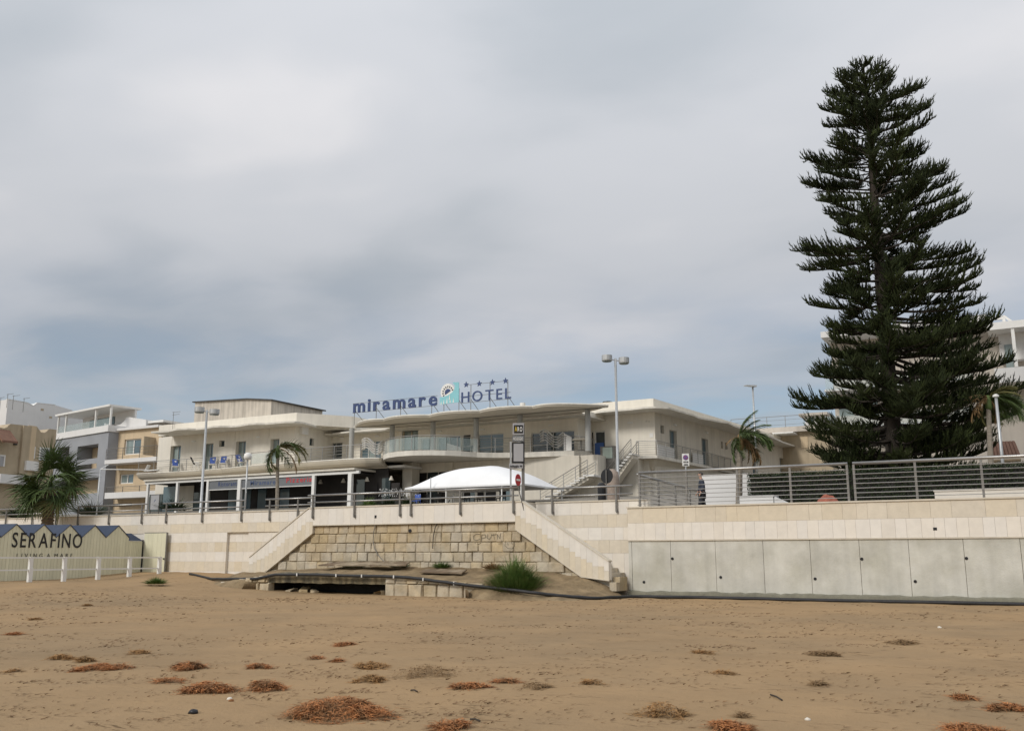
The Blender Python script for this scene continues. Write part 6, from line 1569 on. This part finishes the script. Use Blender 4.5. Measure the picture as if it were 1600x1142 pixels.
for (u, v, s_, m_, lab, nm, ct) in ((358.5, 1095.5, .032, 'shell', 'small white shell lying right of the oval seaweed heap', 'shell', 'shell'), (302, 1115, .048, 'blackp', 'small black lump on the sand below the oval seaweed heap', 'pebble', 'pebble'), (1468, 981, .045, 'shell', 'pale pebble high on the sand at the right', 'pebble', 'pebble'), (1262, 1124, .03, 'shell', 'tiny white shell low on the right half of the sand', 'shell', 'shell'), (361, 1098, .03, 'weed', 'tiny brown pebble beside the white shell', 'pebble', 'pebble')):
    p = Pz(u, v, .0); p.z = sand_z(p.x, p.y); mb = MB(); r_ = random.Random(u)
    mb.lathe((p.x, p.y, p.z - .01), [(s_ * .5, 0), (s_, s_ * .35), (s_ * .85, s_ * .8), (s_ * .3, s_ * 1.05)], 9)
    mb.v = [(x + r_.uniform(-.12, .12) * s_, y + r_.uniform(-.12, .12) * s_, z + r_.uniform(-.12, .12) * s_) for x, y, z in mb.v]
    solo(nm, mb, M[m_], lab, ct, smooth=True)
for u, v, u2, v2, lab in ((642, 1076, 652, 1078, 'short dark twig right of the golden-brown seaweed heap'), (1204, 1086, 1222, 1093, 'thin dark stick lying on the right half of the sand'), (735, 1127, 750, 1130, 'short stick above the bottom-edge seaweed heap')):
    a, b = Pz(u, v, .01), Pz(u2, v2, .01); a.z = sand_z(a.x, a.y) + .012; b.z = sand_z(b.x, b.y) + .012; solo('stick', MB().tube([a, a.lerp(b, .5) + Vector((0, 0, .01)), b], .009, 5), M['bark'], lab, 'stick')
# scattered crumbs
t3 = Tri(); r_ = random.Random(77); cents = []
for _ in range(430):
    v = 936 + 200 * r_.random() ** 2.3; u = r_.uniform(-30, 1630); cents.append((u, v, r_.uniform(.5, 1.5)))
for u, v, k_ in cents:
    c = Pz(u, v, .02)
    if c.y > 31: continue
    dY = math.hypot(c.x, c.y); fwd = Vector((c.x, c.y, 0)).normalized(); rt = Vector((fwd.y, -fwd.x, 0)); cw = dY * .026 * k_
    for _ in range(r_.randrange(6, 30)):
        p = c + rt * r_.gauss(0, cw) + fwd * r_.gauss(0, cw * .45); p.z = sand_z(p.x, p.y) + .006
        an = r_.gauss(0, .5); d = (rt * math.cos(an) + fwd * math.sin(an)) * r_.uniform(.02, .075) * (.6 + dY / 25); d.z = .008
        t3.blade(p, d, r_.uniform(.004, .012) * (.6 + dY / 25), Vector((0, 0, .004)), 2)
o = obj('beach_debris', t3, M['debris'], kind='stuff')

# ------------------------------------------------------------------ the man walking behind the railing
def skin_mesh(name, joints, bones, m, sub=2):
    me = bpy.data.meshes.new(name); me.from_pydata([j[:3] for j in joints], bones, []); o = bpy.data.objects.new(name, me); COL.objects.link(o)
    sk = o.modifiers.new('skin', 'SKIN'); sk.use_smooth_shade = True
    for i, j in enumerate(joints): me.skin_vertices[0].data[i].radius = (j[3], j[4] if len(j) > 4 else j[3])
    me.skin_vertices[0].data[0].use_root = True
    o.modifiers.new('sub', 'SUBSURF').levels = sub; o.modifiers['sub'].render_levels = sub
    bpy.context.view_layer.update(); r = bpy.data.meshes.new_from_object(o.evaluated_get(bpy.context.evaluated_depsgraph_get()))
    bpy.data.objects.remove(o); bpy.data.meshes.remove(me); r.materials.clear(); r.materials.append(m); return r
pc = Pd(1095.5, 738, 38.2); gz = pc.z - 1.74
MAN = thing('person', 'grey-haired man in a dark blue jacket walking behind the railing', 'person', (pc.x, pc.y, gz))
def addp(name, me):
    o = bpy.data.objects.new(name, me); COL.objects.link(o); o.parent = MAN; o.rotation_euler = (0, 0, YAW + R(172)); ORG[o.name] = ORG[MAN.name]; return o
# local frame: x = walking direction, y = his left
J = [(0, 0, .95, .13, .16), (0, 0, 1.15, .12, .15), (.0, 0, 1.36, .12, .18), (.01, 0, 1.47, .06), (.04, 0, 1.55, .065, .06), (.05, 0, 1.64, .095, .078), (.04, 0, 1.70, .08, .07),
     (0, .19, 1.40, .06), (-.05, .24, 1.14, .048), (.06, .25, .92, .038), (.10, .25, .86, .03), (.13, .245, .78, .022),
     (0, -.19, 1.40, .06), (.02, -.24, 1.14, .048), (.16, -.24, .95, .038), (.20, -.24, .89, .03), (.24, -.235, .82, .022),
     (0, .10, .86, .10), (.10, .10, .48, .065), (.06, .10, .09, .042), (.20, .10, .04, .035), (0, -.10, .86, .10), (-.06, -.10, .48, .065), (-.24, -.10, .12, .042), (-.12, -.10, .05, .035)]
B_ = [(0, 1), (1, 2), (2, 3), (3, 4), (4, 5), (5, 6), (2, 7), (7, 8), (8, 9), (9, 10), (10, 11), (2, 12), (12, 13), (13, 14), (14, 15), (15, 16), (0, 17), (17, 18), (18, 19), (19, 20), (0, 21), (21, 22), (22, 23), (23, 24)]
addp('body', skin_mesh('body', J, B_, M['skin']))
Jj = [(0, 0, .86, .16, .20), (0, 0, 1.15, .155, .195), (0, 0, 1.36, .145, .215), (.0, 0, 1.46, .09, .11), (0, .20, 1.40, .085), (-.05, .26, 1.14, .072), (.055, .265, .95, .058), (0, -.20, 1.40, .085), (.02, -.26, 1.14, .072), (.15, -.255, .97, .058)]
addp('jacket', skin_mesh('jacket', Jj, [(0, 1), (1, 2), (2, 3), (2, 4), (4, 5), (5, 6), (2, 7), (7, 8), (8, 9)], M['jacket']))
Jt = [(0, 0, .93, .15, .18), (0, .10, .84, .12), (.10, .10, .48, .085), (.05, .10, .12, .07), (0, -.10, .84, .12), (-.06, -.10, .48, .085), (-.23, -.10, .14, .07)]
addp('trousers', skin_mesh('trousers', Jt, [(0, 1), (1, 2), (2, 3), (0, 4), (4, 5), (5, 6)], M['trouser']))
hb = MB(); n = 14
for i in range(8):
    a = R(-15 + 105 * i / 7)
    for k in range(n):
        q = 2 * math.pi * k / n; fx = math.cos(q); rr = 1 if fx < .3 else .97
        hb.v.append((.035 + .118 * math.cos(a) * fx * rr - (.02 if fx > .5 else 0) + (-.0 if a > .6 or fx < .5 else -.03), .094 * math.cos(a) * math.sin(q), 1.66 + .105 * math.sin(a) + (.055 if fx > .4 and i < 3 else 0)))
hb.f = [(i * n + k, i * n + (k + 1) % n, (i + 1) * n + (k + 1) % n, (i + 1) * n + k) for i in range(7) for k in range(n)]
addp('hair', mesh_of('hair', hb, M['hair'], smooth=True))
fb_ = MB(); fb_.prism([(.135, -.012, 1.645), (.165, 0, 1.625), (.135, .012, 1.645), (.138, 0, 1.675)], (-.02, 0, 0)); addp('nose', mesh_of('nose', fb_, M['skin']))
eb = MB()
for s_ in (-.035, .035): eb.box(.136, .146, s_ - .012, s_ + .012, 1.66, 1.672)
eb.box(.135, .142, -.025, .025, 1.592, 1.60); addp('face_features', mesh_of('face_features', eb, M['blackp']))
for s_ in (-.087, .087): addp('ear', mesh_of('ear', MB().lathe((.035, s_, 1.615), [(.012, 0), (.022, .03), (.018, .06), (.008, .07)], 8), M['skin']))
sb_ = MB()
for y_, x0_, z_ in ((.10, -.02, .0), (-.10, -.32, .04)): sb_.prism([(x0_, y_ - .05, z_), (x0_ + .28, y_ - .045, z_), (x0_ + .27, y_ - .045, z_ + .06), (x0_ + .1, y_ - .05, z_ + .1), (x0_, y_ - .05, z_ + .09)], (0, .1, 0))
addp('shoes', mesh_of('shoes', sb_, M['blackp']))
